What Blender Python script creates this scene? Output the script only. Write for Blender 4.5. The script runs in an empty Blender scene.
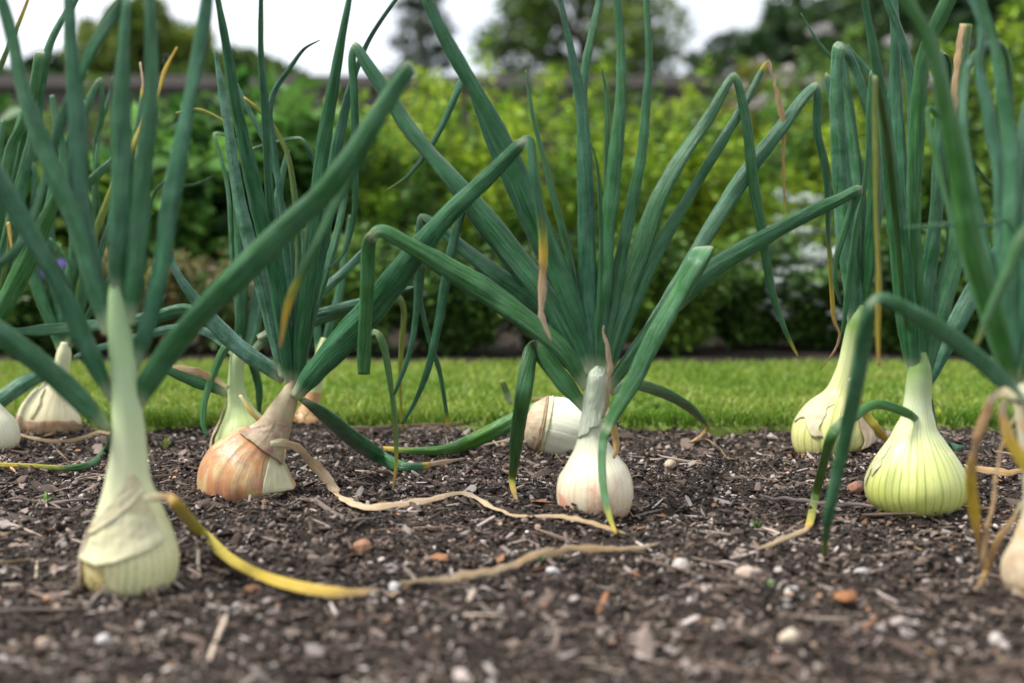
import bpy, math, random
import numpy as np
from mathutils import Vector
random.seed(7); R = np.random.RandomState(11)
S = bpy.context.scene; COL = S.collection
# ------------------------------------------------------------------ camera model
F = 1422.0; H = 0.334; TH = math.atan((341.5-215)/F)
ct, st = math.cos(TH), math.sin(TH)
def ray(px, py):
    a = (px-512)/F; b = -(py-341.5)/F
    return np.array([a, ct+b*st, -st+b*ct])
def P(px, py, d):
    r = ray(px, py); r = r*(d/r[1]); return np.array([r[0], r[1], r[2]+H])
def gd(px, py, z=0.0):
    r = ray(px, py); t = (z-H)/r[2]; return r[1]*t
# ------------------------------------------------------------------ noise
def _hash(i, j, s):
    n = (i*374761393 + j*668265263 + s*974711) & 0xffffffff
    n = ((n ^ (n >> 13))*1274126177) & 0xffffffff
    return ((n ^ (n >> 16)) & 0xffff)/65535.0
def vnoise(x, y, s=0):
    x = np.asarray(x, float); y = np.asarray(y, float)
    i = np.floor(x).astype(np.int64); j = np.floor(y).astype(np.int64)
    fx = x-i; fy = y-j; fx = fx*fx*(3-2*fx); fy = fy*fy*(3-2*fy)
    a = _hash(i, j, s); b = _hash(i+1, j, s); c = _hash(i, j+1, s); d = _hash(i+1, j+1, s)
    return (a*(1-fx)+b*fx)*(1-fy)+(c*(1-fx)+d*fx)*fy
def soil_h(x, y):
    x = np.asarray(x, float); y = np.asarray(y, float)
    z = 0.012*(vnoise(x*7, y*7, 1)-.5)+0.013*(vnoise(x*22, y*22, 2)-.5)+0.009*(vnoise(x*60, y*60, 3)-.5)+0.005*(vnoise(x*140, y*140, 4)-.5)
    for mx_, my_, mr_ in MOUNDS:
        d = np.hypot(x-mx_, y-my_); z = z+.0065*np.exp(-((d-mr_)/.014)**2)*(.4+1.2*vnoise(x*45, y*45, 6))
    return z
MOUNDS = []
# ------------------------------------------------------------------ mesh helper
def mesh(name, V, Fc, mat=None, parent=None, attrs=None, uv=None, smooth=True, col=None):
    me = bpy.data.meshes.new(name)
    V = np.asarray(V, np.float32).reshape(-1, 3)
    if isinstance(Fc, np.ndarray): Fl = [Fc]
    else: Fl = Fc
    if Fl and isinstance(Fl[0], np.ndarray):
        loops = np.concatenate([f.ravel() for f in Fl]).astype(np.int32)
        tot = np.concatenate([np.full(len(f), f.shape[1]) for f in Fl]).astype(np.int32)
    else:
        loops = np.array([i for f in Fl for i in f], np.int32); tot = np.array([len(f) for f in Fl], np.int32)
    start = np.concatenate([[0], np.cumsum(tot)[:-1]]).astype(np.int32)
    me.vertices.add(len(V)); me.vertices.foreach_set('co', V.ravel())
    me.loops.add(len(loops)); me.loops.foreach_set('vertex_index', loops)
    me.polygons.add(len(tot)); me.polygons.foreach_set('loop_start', start); me.polygons.foreach_set('loop_total', tot)
    me.polygons.foreach_set('use_smooth', np.full(len(tot), smooth))
    if attrs:
        for k, v in attrs.items():
            a = me.attributes.new(k, 'FLOAT', 'POINT'); a.data.foreach_set('value', np.asarray(v, np.float32))
    if col is not None:
        a = me.attributes.new('tint', 'FLOAT_COLOR', 'POINT')
        c = np.ones((len(V), 4), np.float32); c[:, :3] = col; a.data.foreach_set('color', c.ravel())
    if uv is not None:
        a = me.attributes.new('suv', 'FLOAT_VECTOR', 'POINT')
        c = np.zeros((len(V), 3), np.float32); c[:, :2] = uv; a.data.foreach_set('vector', c.ravel())
    me.update(calc_edges=True); me.validate()
    if mat: me.materials.append(mat)
    o = bpy.data.objects.new(name, me); COL.objects.link(o)
    if parent is not None: o.parent = parent; o.location = -Vector(root_loc(parent))
    return o
def root_loc(o):
    v = Vector((0, 0, 0))
    while o is not None: v = v+o.location; o = o.parent
    return v
def tag(o, label=None, cat=None, group=None, kind=None):
    if label: o['label'] = label
    if cat: o['category'] = cat
    if group: o['group'] = group
    if kind: o['kind'] = kind
    return o
def thing(name, label, cat, loc, group=None):
    o = bpy.data.objects.new(name, None); COL.objects.link(o); o.location = loc; o.empty_display_size = .02
    return tag(o, label, cat, group)
# ------------------------------------------------------------------ node helper
class NT:
    def __init__(s, name):
        s.m = bpy.data.materials.new(name); s.m.use_nodes = True; s.t = s.m.node_tree; s.t.nodes.clear()
        s.out = s.n('ShaderNodeOutputMaterial')
    def n(s, typ, ins=None, **kw):
        nd = s.t.nodes.new(typ)
        for k, v in kw.items(): setattr(nd, k, v)
        for k, v in (ins or {}).items():
            if isinstance(v, bpy.types.NodeSocket): s.t.links.new(v, nd.inputs[k])
            else: nd.inputs[k].default_value = v
        return nd
    def attr(s, name, f=False):
        a = s.n('ShaderNodeAttribute', attribute_name=name); return a.outputs['Fac' if f else 'Color'] if name != 'suv' else a.outputs['Vector']
    def math(s, op, a, b=0.0, clamp=False):
        return s.n('ShaderNodeMath', {0: a, 1: b}, operation=op, use_clamp=clamp).outputs[0]
    def mix(s, f, a, b, blend='MIX'):
        nd = s.n('ShaderNodeMix', data_type='RGBA', blend_type=blend)
        for i, v in ((0, f), (6, a), (7, b)):
            if isinstance(v, bpy.types.NodeSocket): s.t.links.new(v, nd.inputs[i])
            else: nd.inputs[i].default_value = (tuple(v)+(1,) if isinstance(v, (tuple, list)) and len(v) == 3 else v)
        return nd.outputs[2]
    def ramp(s, f, stops):
        nd = s.n('ShaderNodeValToRGB', {0: f}); e = nd.color_ramp.elements
        while len(e) < len(stops): e.new(.5)
        for q, (p, c) in zip(e, stops):
            q.position = p; q.color = tuple(c)+(1,) if not isinstance(c, (int, float)) else (c, c, c, 1)
        return nd.outputs[0]
    def noise(s, vec, scale, detail=3, rough=.55, dist=0):
        i = {'Scale': scale, 'Detail': detail, 'Roughness': rough, 'Distortion': dist}
        if vec is not None: i['Vector'] = vec
        return s.n('ShaderNodeTexNoise', i).outputs[0]
    def mapping(s, vec, sc):
        return s.n('ShaderNodeMapping', {'Vector': vec, 'Scale': sc}).outputs[0]
    def finish(s, col, rough=.6, bump=None, bstr=.3, bdist=.001, spec=.5, transl=0, tcol=None, sss=0, coat=0, sheen=0):
        ins = {'Base Color': col, 'Roughness': rough, 'Specular IOR Level': spec, 'Coat Weight': coat, 'Coat Roughness': .3, 'Sheen Weight': sheen, 'Sheen Roughness': .35}
        if bump is not None:
            ins['Normal'] = s.n('ShaderNodeBump', {'Height': bump, 'Strength': bstr, 'Distance': bdist}).outputs[0]
        if sss: ins['Subsurface Weight'] = sss; ins['Subsurface Radius'] = (.01, .008, .004); ins['Subsurface Scale'] = .6
        b = s.n('ShaderNodeBsdfPrincipled')
        for k, v in ins.items():
            if isinstance(v, bpy.types.NodeSocket): s.t.links.new(v, b.inputs[k])
            else: b.inputs[k].default_value = tuple(v)+(1,) if (k == 'Base Color' and len(v) == 3) else v
        o = b.outputs[0]
        if transl:
            tr = s.n('ShaderNodeBsdfTranslucent', {'Color': tcol if tcol is not None else col})
            o = s.n('ShaderNodeMixShader', {0: transl, 1: o, 2: tr.outputs[0]}).outputs[0]
        s.t.links.new(o, s.out.inputs[0]); return s.m
# ------------------------------------------------------------------ materials
def leaf_mat():
    m = NT('onion_leaf'); uv = m.attr('suv'); tone = m.attr('ltone', 1); bloom = m.attr('lbloom', 1); dry = m.attr('ldry', 1); band = m.attr('lpale', 1)
    geo = m.n('ShaderNodeTexCoord').outputs['Object']
    st1 = m.noise(m.mapping(uv, (26, 2.0, 1)), 1, 3, .6)
    st2 = m.noise(m.mapping(uv, (60, 5, 1)), 1, 2, .6)
    blot = m.noise(geo, 42, 4, .6); fine = m.noise(geo, 900, 3, .7)
    g = m.mix(tone, (.002, .043, .018), (.026, .13, .005))
    g = m.mix(m.math('MULTIPLY', m.ramp(st1, [(.38, 0.), (.62, 1.)]), .6), g, m.mix(tone, (.028, .180, .072), (.12, .31, .03)))
    bl = m.math('MULTIPLY', m.ramp(m.math('ADD', m.math('MULTIPLY', blot, .6), m.math('MULTIPLY', fine, .4)), [(.4, 0.), (.68, 1.)]), m.math('ADD', m.math('MULTIPLY', bloom, .66), .13))
    g = m.mix(bl, g, (.17, .34, .25))
    d = m.math('ADD', dry, m.math('MULTIPLY', m.math('SUBTRACT', m.noise(m.mapping(uv, (8, 6, 1)), 1, 3), .5), m.math('MULTIPLY', m.math('MINIMUM', m.math('MULTIPLY', dry, 4.), 1.), .35)))
    dc = m.ramp(d, [(0, (0, 0, 0)), (.3, (.22, .30, .03)), (.55, (.62, .44, .035)), (.8, (.50, .31, .13)), (1, (.60, .47, .31))])
    dc = m.mix(m.math('MULTIPLY', m.ramp(st2, [(.4, 0.), (.65, 1.)]), .45), dc, (.16, .10, .05))
    c = m.mix(m.ramp(d, [(.08, 0.), (.3, 1.)]), g, dc)
    c = m.mix(band, c, (.58, .62, .38))
    bh = m.math('ADD', st1, m.math('MULTIPLY', st2, .5)); bh = m.math('ADD', bh, m.math('MULTIPLY', blot, .4))
    rg = m.math('ADD', .32, m.math('MULTIPLY', m.math('ADD', dry, m.math('MULTIPLY', blot, .3)), .35))
    return m.finish(c, rg, bh, .8, .0018, spec=.38, transl=.08, sheen=.05)
LEAF = leaf_mat()
def bulb_mat(name, body, top, vein, tip=None, tipv=.93, low=None, patch=(.5, .3, .15), pamt=.1, vamt=.6, n=30, pscale=30, rough=.38, ptop=0.):
    m = NT(name); uv = m.attr('suv'); geo = m.n('ShaderNodeTexCoord').outputs['Object']
    sx = m.n('ShaderNodeSeparateXYZ', {0: uv}); u, v = sx.outputs[0], sx.outputs[1]
    wob = m.noise(m.mapping(uv, (5, 3, 1)), 1, 3)
    ph = m.math('MULTIPLY', m.math('ADD', u, m.math('MULTIPLY', m.math('SUBTRACT', wob, .5), .07)), n*math.pi)
    s1 = m.math('POWER', m.math('ADD', m.math('MULTIPLY', m.math('SINE', ph), .5), .5), 9.)
    s2 = m.math('POWER', m.math('ADD', m.math('MULTIPLY', m.math('SINE', m.math('MULTIPLY', ph, 2.7)), .5), .5), 4.)
    strp = m.math('MULTIPLY', m.math('ADD', s1, m.math('MULTIPLY', s2, .35)), m.ramp(m.noise(m.mapping(uv, (12, 2.2, 1)), 1, 3), [(.3, .15), (.65, 1.)]))
    lo = low or body
    c = m.ramp(v, [(0., lo), (.25, lo), (.5, body), (.75, top), (tipv, tip or top)])
    c = m.mix(m.math('MULTIPLY', m.ramp(m.noise(geo, 35, 4), [(.35, 0.), (.7, 1.)]), .3), c, m.mix(.5, c, (.75, .72, .58)))
    c = m.mix(m.math('MULTIPLY', strp, vamt, True), c, vein)
    pn = m.noise(geo, pscale, 5, .62, .6)
    pn = m.math('ADD', pn, m.math('MULTIPLY', m.math('SUBTRACT', .35, v), ptop))
    c = m.mix(m.ramp(pn, [(.74-pamt, 0.), (.92-pamt, .8)]), c, m.mix(m.noise(m.mapping(uv, (40, 3, 1)), 1, 3), patch, tuple(min(1, q*1.6) for q in patch)))
    # soil dust specks on the lower skin
    dn = m.math('MULTIPLY', m.ramp(m.noise(geo, 330, 3, .7), [(.56, 0.), (.66, 1.)]), m.ramp(v, [(.05, .8), (.3, .05)]))
    c = m.mix(dn, c, (.09, .065, .045))
    bh = m.math('ADD', m.noise(m.mapping(uv, (55, 2, 1)), 1, 3), m.math('MULTIPLY', s1, -.25))
    return m.finish(c, rough, bh, .45, .0009, sss=.25, spec=.45)
def skin_mat(name, a, b, dark=(.2, .1, .05)):
    m = NT(name); uv = m.attr('suv'); geo = m.n('ShaderNodeTexCoord').outputs['Object']
    n1 = m.noise(m.mapping(uv, (40, 2.5, 1)), 1, 4, .6); n2 = m.noise(geo, 60, 4)
    c = m.mix(m.ramp(n2, [(.35, 0.), (.65, 1.)]), a, b)
    c = m.mix(m.math('MULTIPLY', m.ramp(n1, [(.5, 0.), (.7, 1.)]), .5), c, dark)
    return m.finish(c, .5, m.math('ADD', n1, n2), .6, .0012, transl=.25)
def tint_mat(name, rough=.8, transl=0, bump=None, spec=.3, bscale=300, bstr=.5):
    m = NT(name); c = m.attr('tint'); geo = m.n('ShaderNodeTexCoord').outputs['Object']
    n = m.noise(geo, bscale, 3, .6)
    c = m.mix(m.math('MULTIPLY', m.ramp(n, [(.35, 0.), (.7, 1.)]), .45), c, m.mix(.55, c, (.02, .015, .01)))
    return m.finish(c, rough, n, bstr, .001, spec=spec, transl=transl)
# ------------------------------------------------------------------ curves
def parse(s):
    pts = []
    for q in s.split(';'):
        q = q.strip()
        if not q: continue
        f = q.split(','); p = dict(x=float(f[0]), y=float(f[1]), w=float(f[2]), k=False, z=None, g=False, d=None)
        for e in f[3:]:
            e = e.strip()
            if e == 'k': p['k'] = True
            elif e == 'g': p['g'] = True
            elif e[0] == 'z': p['z'] = float(e[1:])/100
            elif e[0] == 'd': p['d'] = float(e[1:])
        pts.append(p)
    return pts
def fill(vals, t):
    idx = [i for i, v in enumerate(vals) if v is not None]
    return np.interp(t, [t[i] for i in idx], [vals[i] for i in idx])
def catmull(A, n):
    A = np.asarray(A, float); out = []
    m = len(A)
    for i in range(m-1):
        p0 = A[i-1] if i > 0 else 2*A[0]-A[1]; p1 = A[i]; p2 = A[i+1]; p3 = A[i+2] if i+2 < m else 2*A[-1]-A[-2]
        L = np.hypot(*(p2[:2]-p1[:2])); k = max(3, int(L/n))
        for j in range(k):
            t = j/k
            q = .5*((2*p1)+(-p0+p2)*t+(2*p0-5*p1+4*p2-p3)*t*t+(-p0+3*p1-3*p2+p3)*t**3)
            q[3] = p1[3]*(1-t)+p2[3]*t; q[4] = p1[4]*(1-t)+p2[4]*t
            out.append(q)
    out.append(A[-1]); return np.array(out)
def leaf_path(s, D, z1=0.):
    pts = parse(s); n = len(pts)
    L = [0.]
    for a, b in zip(pts, pts[1:]): L.append(L[-1]+math.hypot(a['x']-b['x'], a['y']-b['y'])+1e-3)
    L = np.array(L)/L[-1]
    zs = []
    for p in pts:
        if p['g']: zs.append(gd(p['x'], p['y'], .009+.3*p['w']*D/F)-D)
        else: zs.append(p['z'])
    if zs[0] is None: zs[0] = 0.
    if zs[-1] is None: zs[-1] = z1
    zz = fill(zs, L)
    ds = [p['d'] for p in pts]
    if ds[0] is None: ds[0] = 0.
    if ds[-1] is None: ds[-1] = ds[0] if all(d is None or d == ds[0] for d in ds) else [d for d in ds if d is not None][-1]
    dd = fill(ds, L)
    A = np.array([[p['x'], p['y'], z, max(p['w'], .6), d] for p, z, d in zip(pts, zz, dd)])
    ks = [i for i, p in enumerate(pts) if p['k']]
    segs = []; last = 0
    for k in ks+[n-1]:
        if k > last: segs.append(catmull(A[last:k+1], 3.5)); last = k
    path = segs[0]; kidx = []
    for q in segs[1:]:
        kidx.append(len(path)-1); path = np.vstack([path, q[1:]])
    W = np.array([P(q[0], q[1], D+q[2]) for q in path]); r = path[:, 3]*(D+path[:, 2])/F*.5*np.where(path[:, 4] > .7, .82, 1.)
    for _ in range(1):
        W2 = W.copy(); W2[1:-1] = W[:-2]*.25+W[1:-1]*.5+W[2:]*.25; W = W2
    return W, r, path[:, 4], kidx
CAM = np.array([0, 0, H])
def tube(W, r, flat, N=20, phase=0., fold=.0, cap=True):
    """rings along W; flat = thickness/width array"""
    n = len(W); T = np.gradient(W, axis=0); T /= np.linalg.norm(T, axis=1)[:, None]+1e-12
    side = None; V = []; U = []; q0 = R.uniform(0, 6.28); tws = R.uniform(-.5, .5); kk = R.uniform(.5, 2.6)
    s_len = np.concatenate([[0], np.cumsum(np.linalg.norm(np.diff(W, axis=0), axis=1))])
    for i in range(n):
        t = T[i]; vd = W[i]-CAM; vd /= np.linalg.norm(vd)
        c = np.cross(t, vd); cl = np.linalg.norm(c)
        if side is None: side = c/cl
        side = side-t*np.dot(side, t); side /= np.linalg.norm(side)+1e-9
        if cl > .25:
            c = c/cl
            if np.dot(c, side) < 0: c = -c
            side = side*.6+c*.4; side -= t*np.dot(side, t); side /= np.linalg.norm(side)
        nm = np.cross(side, t)
        a = np.arange(N)/N*2*math.pi
        tw = phase+tws*math.sin(i*.045+q0)+.25*math.sin(i*.13+q0*2)
        ca, sa = np.cos(a), np.sin(a)
        sd = side*math.cos(tw)+nm*math.sin(tw); nn = nm*math.cos(tw)-side*math.sin(tw)
        th = r[i]*flat[i]
        # a shallow channel on one face of the tube
        dent = 1-fold*np.exp(-((a-math.pi/2)/.5)**2)+.22*np.exp(-((a-math.pi-kk)/.22)**2)-.12*np.exp(-((a-math.pi-kk-.5)/.25)**2)
        V.append(W[i]+np.outer(np.sign(ca)*np.abs(ca)**1.15*r[i], sd)+np.outer(sa*th*dent, nn))
        U.append(np.stack([a/(2*math.pi), np.full(N, s_len[i]*10)], 1))
    V = np.concatenate(V); U = np.concatenate(U)
    i, j = np.meshgrid(np.arange(n-1), np.arange(N), indexing='ij'); i = i.ravel(); j = j.ravel(); j2 = (j+1) % N
    Q = np.stack([i*N+j, i*N+j2, (i+1)*N+j2, (i+1)*N+j], 1)
    Fs = [tuple(q) for q in Q]
    if cap: Fs += [tuple(range(N-1, -1, -1)), tuple((n-1)*N+k for k in range(N))]
    return V, Fs, U, s_len
def leaf(root, s, D, z1=0., tone=.1, bloom=.1, flat=.5, name='leaf', pale=.7, label=None, fold=.25, blunt=False):
    W, r, dry, kidx = leaf_path(s, D, z1)
    n = len(W); s_ = np.arange(n)
    fl = np.full(n, flat)
    r = r.copy()
    for k in kidx:
        g = np.exp(-((s_-k)/2.2)**2)
        a = W[max(0, k-3)]-W[k]; b = W[min(n-1, k+3)]-W[k]
        g2 = np.exp(-((s_-k)/1.1)**2); fl = fl*(1-.65*g); r = r*(1-(.34 if blunt is False else 0.)*g2)
    # small irregularities of a hollow, dented leaf
    q = R.uniform(0, 50)
    r = r*(1+.10*(vnoise(s_*.22+q, s_*0+q, 9)-.5)*2*.6)
    fl = fl*(1+.35*(vnoise(s_*.15+q, s_*0+3, 5)-.5))
    if dry.max() > .7:
        jit = np.clip((dry-.6)*2, 0, 1); r = r*(1+jit*.8*(vnoise(s_*.7+q, s_*0, 6)-.5)+jit*.5*(vnoise(s_*.21+q, s_*0, 7)-.5)); fl = fl*(1-.5*jit)*(1+.5*jit*(vnoise(s_*1.1+q, s_*0, 2)-.5))
        W = W+np.outer(jit*(vnoise(s_*.5+q, s_*0, 8)-.5)*.004, [1, 0, 0.4])
    V, Fs, U, sl = tube(W, r, fl, phase=R.uniform(-.5, .5), fold=fold)
    N = 20; rep = lambda a: np.repeat(a, N)
    base = np.clip(1-sl/.022, 0, 1)*pale
    for k in kidx: base = np.maximum(base, .42*np.exp(-((s_-k)/1.3)**2))
    jt = R.uniform(-.04, .22)
    o = mesh(name, V, Fs, LEAF, root, attrs={'ldry': rep(dry), 'ltone': np.full(n*N, np.clip(tone+jt, 0, 1)), 'lbloom': np.full(n*N, bloom), 'lpale': rep(base)}, uv=U+R.uniform(0, 9))
    if label: o['label'] = label
    return o
def profile(s, D, step=2.5):
    pts = np.array([[float(v) for v in q.split(',')] for q in s.split(';') if q.strip()])
    A = np.zeros((len(pts), 5)); A[:, :2] = pts[:, :2]; A[:, 3] = pts[:, 2]
    out = []
    m = len(A)
    for i in range(m-1):
        p0 = A[i-1] if i > 0 else 2*A[0]-A[1]; p1 = A[i]; p2 = A[i+1]; p3 = A[i+2] if i+2 < m else 2*A[-1]-A[-2]
        k = max(3, int((np.hypot(*(p2[:2]-p1[:2]))+.5*abs(p2[3]-p1[3]))/step))
        for j in range(k):
            t = j/k; out.append(.5*((2*p1)+(-p0+p2)*t+(2*p0-5*p1+4*p2-p3)*t*t+(-p0+3*p1-3*p2+p3)*t**3))
    out.append(A[-1]); A = np.array(out)
    W = np.array([P(q[0], q[1], D) for q in A]); r = np.maximum(A[:, 3], 1)*D/F*.5
    for _ in range(3):
        W2 = W.copy(); W2[1:-1] = W[:-2]*.25+W[1:-1]*.5+W[2:]*.25; W = W2
        r2 = r.copy(); r2[1:-1] = r[:-2]*.2+r[1:-1]*.6+r[2:]*.2; r = r2
    return W, r
def tubes(paths, N=5):
    V = []; Fs = []
    for pts, r0, r1_ in paths:
        pts = np.array(pts, float); n = len(pts); b = len(V)
        T = np.gradient(pts, axis=0); T /= np.linalg.norm(T, axis=1)[:, None]+1e-9
        for k in range(n):
            x = np.cross(T[k], [0.3, 1, .1]); x /= np.linalg.norm(x)+1e-9; y = np.cross(T[k], x); r = r0+(r1_-r0)*k/(n-1)
            for j in range(N): a = j/N*2*math.pi; V.append(pts[k]+x*math.cos(a)*r+y*math.sin(a)*r)
        for k in range(n-1):
            for j in range(N): Fs.append((b+k*N+j, b+k*N+(j+1) % N, b+(k+1)*N+(j+1) % N, b+(k+1)*N+j))
    return np.array(V), Fs
class Bulb:
    """a body of rings round a bent axis; bulb and neck are cut out of it"""
    def __init__(s, prof, D, seed, lump=.03):
        s.W, s.r = profile(prof, D); s.r = s.r*(.94 if seed == 3 else 1); s.seed = seed; s.lump = lump; s.D = D
        T = np.gradient(s.W, axis=0); T /= np.linalg.norm(T, axis=1)[:, None]
        s.T = T; X = []; x = np.array([1., 0, 0])
        for t in T:
            x = x-t*np.dot(x, t); x /= np.linalg.norm(x); X.append(x)
        s.X = np.array(X); s.Y = np.cross(s.T, s.X); s.n = len(s.W)
    def pos(s, fi, a, off=0.):
        """fi fractional ring index, a angle (0 = right, -90 deg = to the camera)"""
        fi = np.clip(fi, 0, s.n-1.001); i = np.floor(fi).astype(int); f = (fi-i)[:, None]
        l = lambda A: A[i]*(1-f)+A[i+1]*f
        W, X, Y = l(s.W), l(s.X), l(s.Y); r = (s.r[i]*(1-f[:, 0])+s.r[i+1]*f[:, 0])
        v = fi/s.n
        k = 1+s.lump*(2*vnoise((np.cos(a)+2)*1.3+s.seed, (np.sin(a)+2)*1.3+v*2, s.seed)-1)+.006*np.sin(a*17+s.seed+np.sin(v*5))+.004*np.sin(a*29+s.seed)
        rr = (r*k+off)[:, None]
        return W+X*np.cos(a)[:, None]*rr+Y*np.sin(a)[:, None]*rr
    def part(s, name, i0, i1, mat, parent, N=72, v0=0., v1=1.):
        idx = np.arange(i0, i1+1); n = len(idx)
        a = np.tile(np.arange(N)/N*2*math.pi, n); fi = np.repeat(idx.astype(float), N)
        V = s.pos(fi, a)
        if True:
            U = np.stack([a/(2*math.pi), fi/(s.n)], 1)
        # mirror the seam so that the stripes close at the back
        U[:, 0] = np.abs((U[:, 0]+.06) % 1-.5)*2
        i, j = np.meshgrid(np.arange(n-1), np.arange(N), indexing='ij'); i = i.ravel(); j = j.ravel(); j2 = (j+1) % N
        Fs = [tuple(q) for q in np.stack([i*N+j, i*N+j2, (i+1)*N+j2, (i+1)*N+j], 1)]
        if i0 == 0: Fs += [tuple(range(N-1, -1, -1))]
        if i1 >= s.n-1: Fs += [tuple((n-1)*N+k for k in range(N))]
        return mesh(name, V, Fs, mat, parent, uv=U)
    def skin(s, parent, mat, a0, a1, f0, f1, flare=.0, rag=.15, off=.0012, name='papery_skin', label=None, curl=0., slant=0.):
        nu, nv = 40, 26
        u = np.linspace(0, 1, nu); v = np.linspace(0, 1, nv); uu, vv = np.meshgrid(u, v); uu = uu.ravel(); vv = vv.ravel()
        rg = rag*(vnoise(uu*2.6+s.seed, uu*0, 3)-.5)*2+rag*.12*(vnoise(uu*14+s.seed, uu*0, 4)-.5); rg2 = rag*(vnoise(vv*6+s.seed, vv*0+4, 3)-.5)*2
        lo = f0+rg*(f1-f0)*.6; hi = f1+rg*(f1-f0)*.3
        fi = (lo+(hi-lo)*vv+slant*uu)*s.n
        aw = (a1-a0); a = np.radians(a0+aw*uu+rg2*aw*.3*np.sign(uu-.5)*np.abs(uu-.5)*2)
        o = off+flare*np.clip(1-vv*3, 0, 1)**1.5+.0012*(vnoise(uu*9, vv*9+s.seed, 2))+curl*np.clip(np.abs(uu-.5)*2-.75, 0, 1)*4
        V1 = s.pos(fi, a, o); V2 = s.pos(fi, a, o-.0006)
        n = nu*nv
        i, j = np.meshgrid(np.arange(nv-1), np.arange(nu-1), indexing='ij'); i = i.ravel(); j = j.ravel()
        A = np.stack([i*nu+j, i*nu+j+1, (i+1)*nu+j+1, (i+1)*nu+j], 1)
        Fs = [tuple(q) for q in A]+[tuple(q+n) for q in A[:, ::-1]]
        bd = list(range(nu))+[k*nu+nu-1 for k in range(1, nv)]+[(nv-1)*nu+k for k in range(nu-2, -1, -1)]+[k*nu for k in range(nv-2, 0, -1)]
        for p, q in zip(bd, bd[1:]+bd[:1]): Fs.append((q, p, p+n, q+n))
        U = np.stack([uu*1.3, vv*1.3], 1)
        ob = mesh(name, np.vstack([V1, V2]), Fs, mat, parent, uv=np.vstack([U, U]))
        if label: ob['label'] = label
        return ob
GO = 'onions growing in the soil bed'
def onion(label, prof, base, nidx, mat, nmat=None, lump=.03, seed=1, D=None):
    D = D or gd(*base)
    p = P(base[0], base[1], D); bw = [float(q.split(',')[2]) for q in prof.split(';')[1:3]]; MOUNDS.append((p[0], p[1], bw[1]*.5*D/F+.004))
    root = thing('onion_plant', label, 'onion', (p[0], p[1], 0), GO)
    B = Bulb(prof, D, seed, lump)
    k = int(B.n*nidx)
    b = B.part('bulb', 0, k, mat, root)
    rr = np.random.RandomState(seed+900); rt = []
    for q in range(16):
        a = rr.uniform(-3.3, .2); ra = bw[0]*.5*D/F; e = ra+rr.uniform(.008, .028)
        rt.append((np.array([[p[0]+math.cos(a)*ra*.7, D+math.sin(a)*ra*.7, .006], [p[0]+math.cos(a+.1)*(ra+e)*.55, D+math.sin(a+.1)*(ra+e)*.55, .010], [p[0]+math.cos(a+rr.normal(0, .15))*e, D+math.sin(a)*e, .004]]), .0007, .0003))
    RV, RF = tubes(rt, 4); mesh('roots', RV, RF, tint_mat('root_thread', .8), root, col=np.tile((.42, .32, .22), (len(RV), 1)))
    nk = B.part('neck', k, B.n-1, nmat or mat, root, N=40)
    return root, B, D, b
SK_TAN = skin_mat('tan_skin', (.55, .40, .25), (.68, .58, .40), (.30, .17, .09))
SK_OR = skin_mat('orange_skin', (.52, .23, .08), (.48, .28, .17), (.40, .13, .08))
SK_PALE = skin_mat('pale_skin', (.66, .64, .38), (.72, .68, .46), (.46, .40, .18))
SK_GRN = skin_mat('green_sheath', (.52, .62, .44), (.66, .70, .56), (.38, .52, .32))
SK_STEM = skin_mat('stem_sheath', (.36, .52, .26), (.42, .56, .32), (.20, .40, .12))
SK_FOLD = skin_mat('fold_skin', (.60, .54, .33), (.66, .63, .42), (.45, .34, .18))
SK_RIM = skin_mat('rim_skin', (.50, .40, .30), (.62, .54, .42), (.3, .2, .14))
SK_YEL = skin_mat('yellow_skin', (.62, .50, .16), (.66, .58, .30), (.45, .30, .10))
SK_BR = skin_mat('brown_skin', (.40, .23, .12), (.58, .44, .29), (.14, .08, .05))
SK_PUR = skin_mat('purple_skin', (.36, .20, .15), (.50, .42, .26), (.22, .08, .09))
# ================================================================== ONIONS
# --- front left onion
m1 = bulb_mat('pale_bulb', (.60, .62, .38), (.38, .54, .28), (.24, .42, .14), tip=(.20, .34, .14), tipv=.97, low=(.70, .66, .36), patch=(.55, .42, .24), pamt=.08, vamt=.75, n=36, ptop=.1)
r1, B1, D1, b1 = onion('pale bulb with a very tall stem and a yellow leaf at the front left',
    '128,600,20;128,596,60;129,585,88;130,572,99;131,556,101;131,540,93;130,520,78;129,500,62;128,480,48;129,455,39;128,425,34;126,395,31;123,360,28;119,325,23;116,300,17;114,284,9', (128, 588), .55, m1, seed=3)
B1.skin(b1, SK_PALE, -150, -40, .20, .36, flare=.003, rag=.3, label='pale outer skin lifted at the lower edge', off=.0008, slant=.06)
B1.skin(b1, SK_FOLD, -165, -60, .26, .32, flare=.001, rag=.6, label='tan fold of skin running up to the right', off=.0014, slant=.17)
B1.skin(b1, SK_YEL, -165, -112, .08, .22, rag=.5, off=.0004)
B1.skin(b1, SK_RIM, -168, -150, .10, .30, rag=.6, off=.003, flare=.004, label='dry brown shred at the left edge of the bulb')
L = lambda s, z1=0, **k: leaf(r1, s, D1, z1, **k)
L('112,400,10;95,364,20;69,306,23;36,243,23;8,196,22;-10,165,21', -.04, tone=.05, bloom=.35)
L('108,335,10;98,300,17;86,258,21;70,210,22;55,175,21;42,143,20;24,94,18;13,42,15;4,8,12;-6,-20,9', .02, tone=.0, bloom=.3)
L('109,330,10;98,290,17;88,245,20;80,195,20;78,140,19;75,88,16;71,44,13;69,0,11;67,-40,8', .04, tone=.08, bloom=.2)
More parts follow.
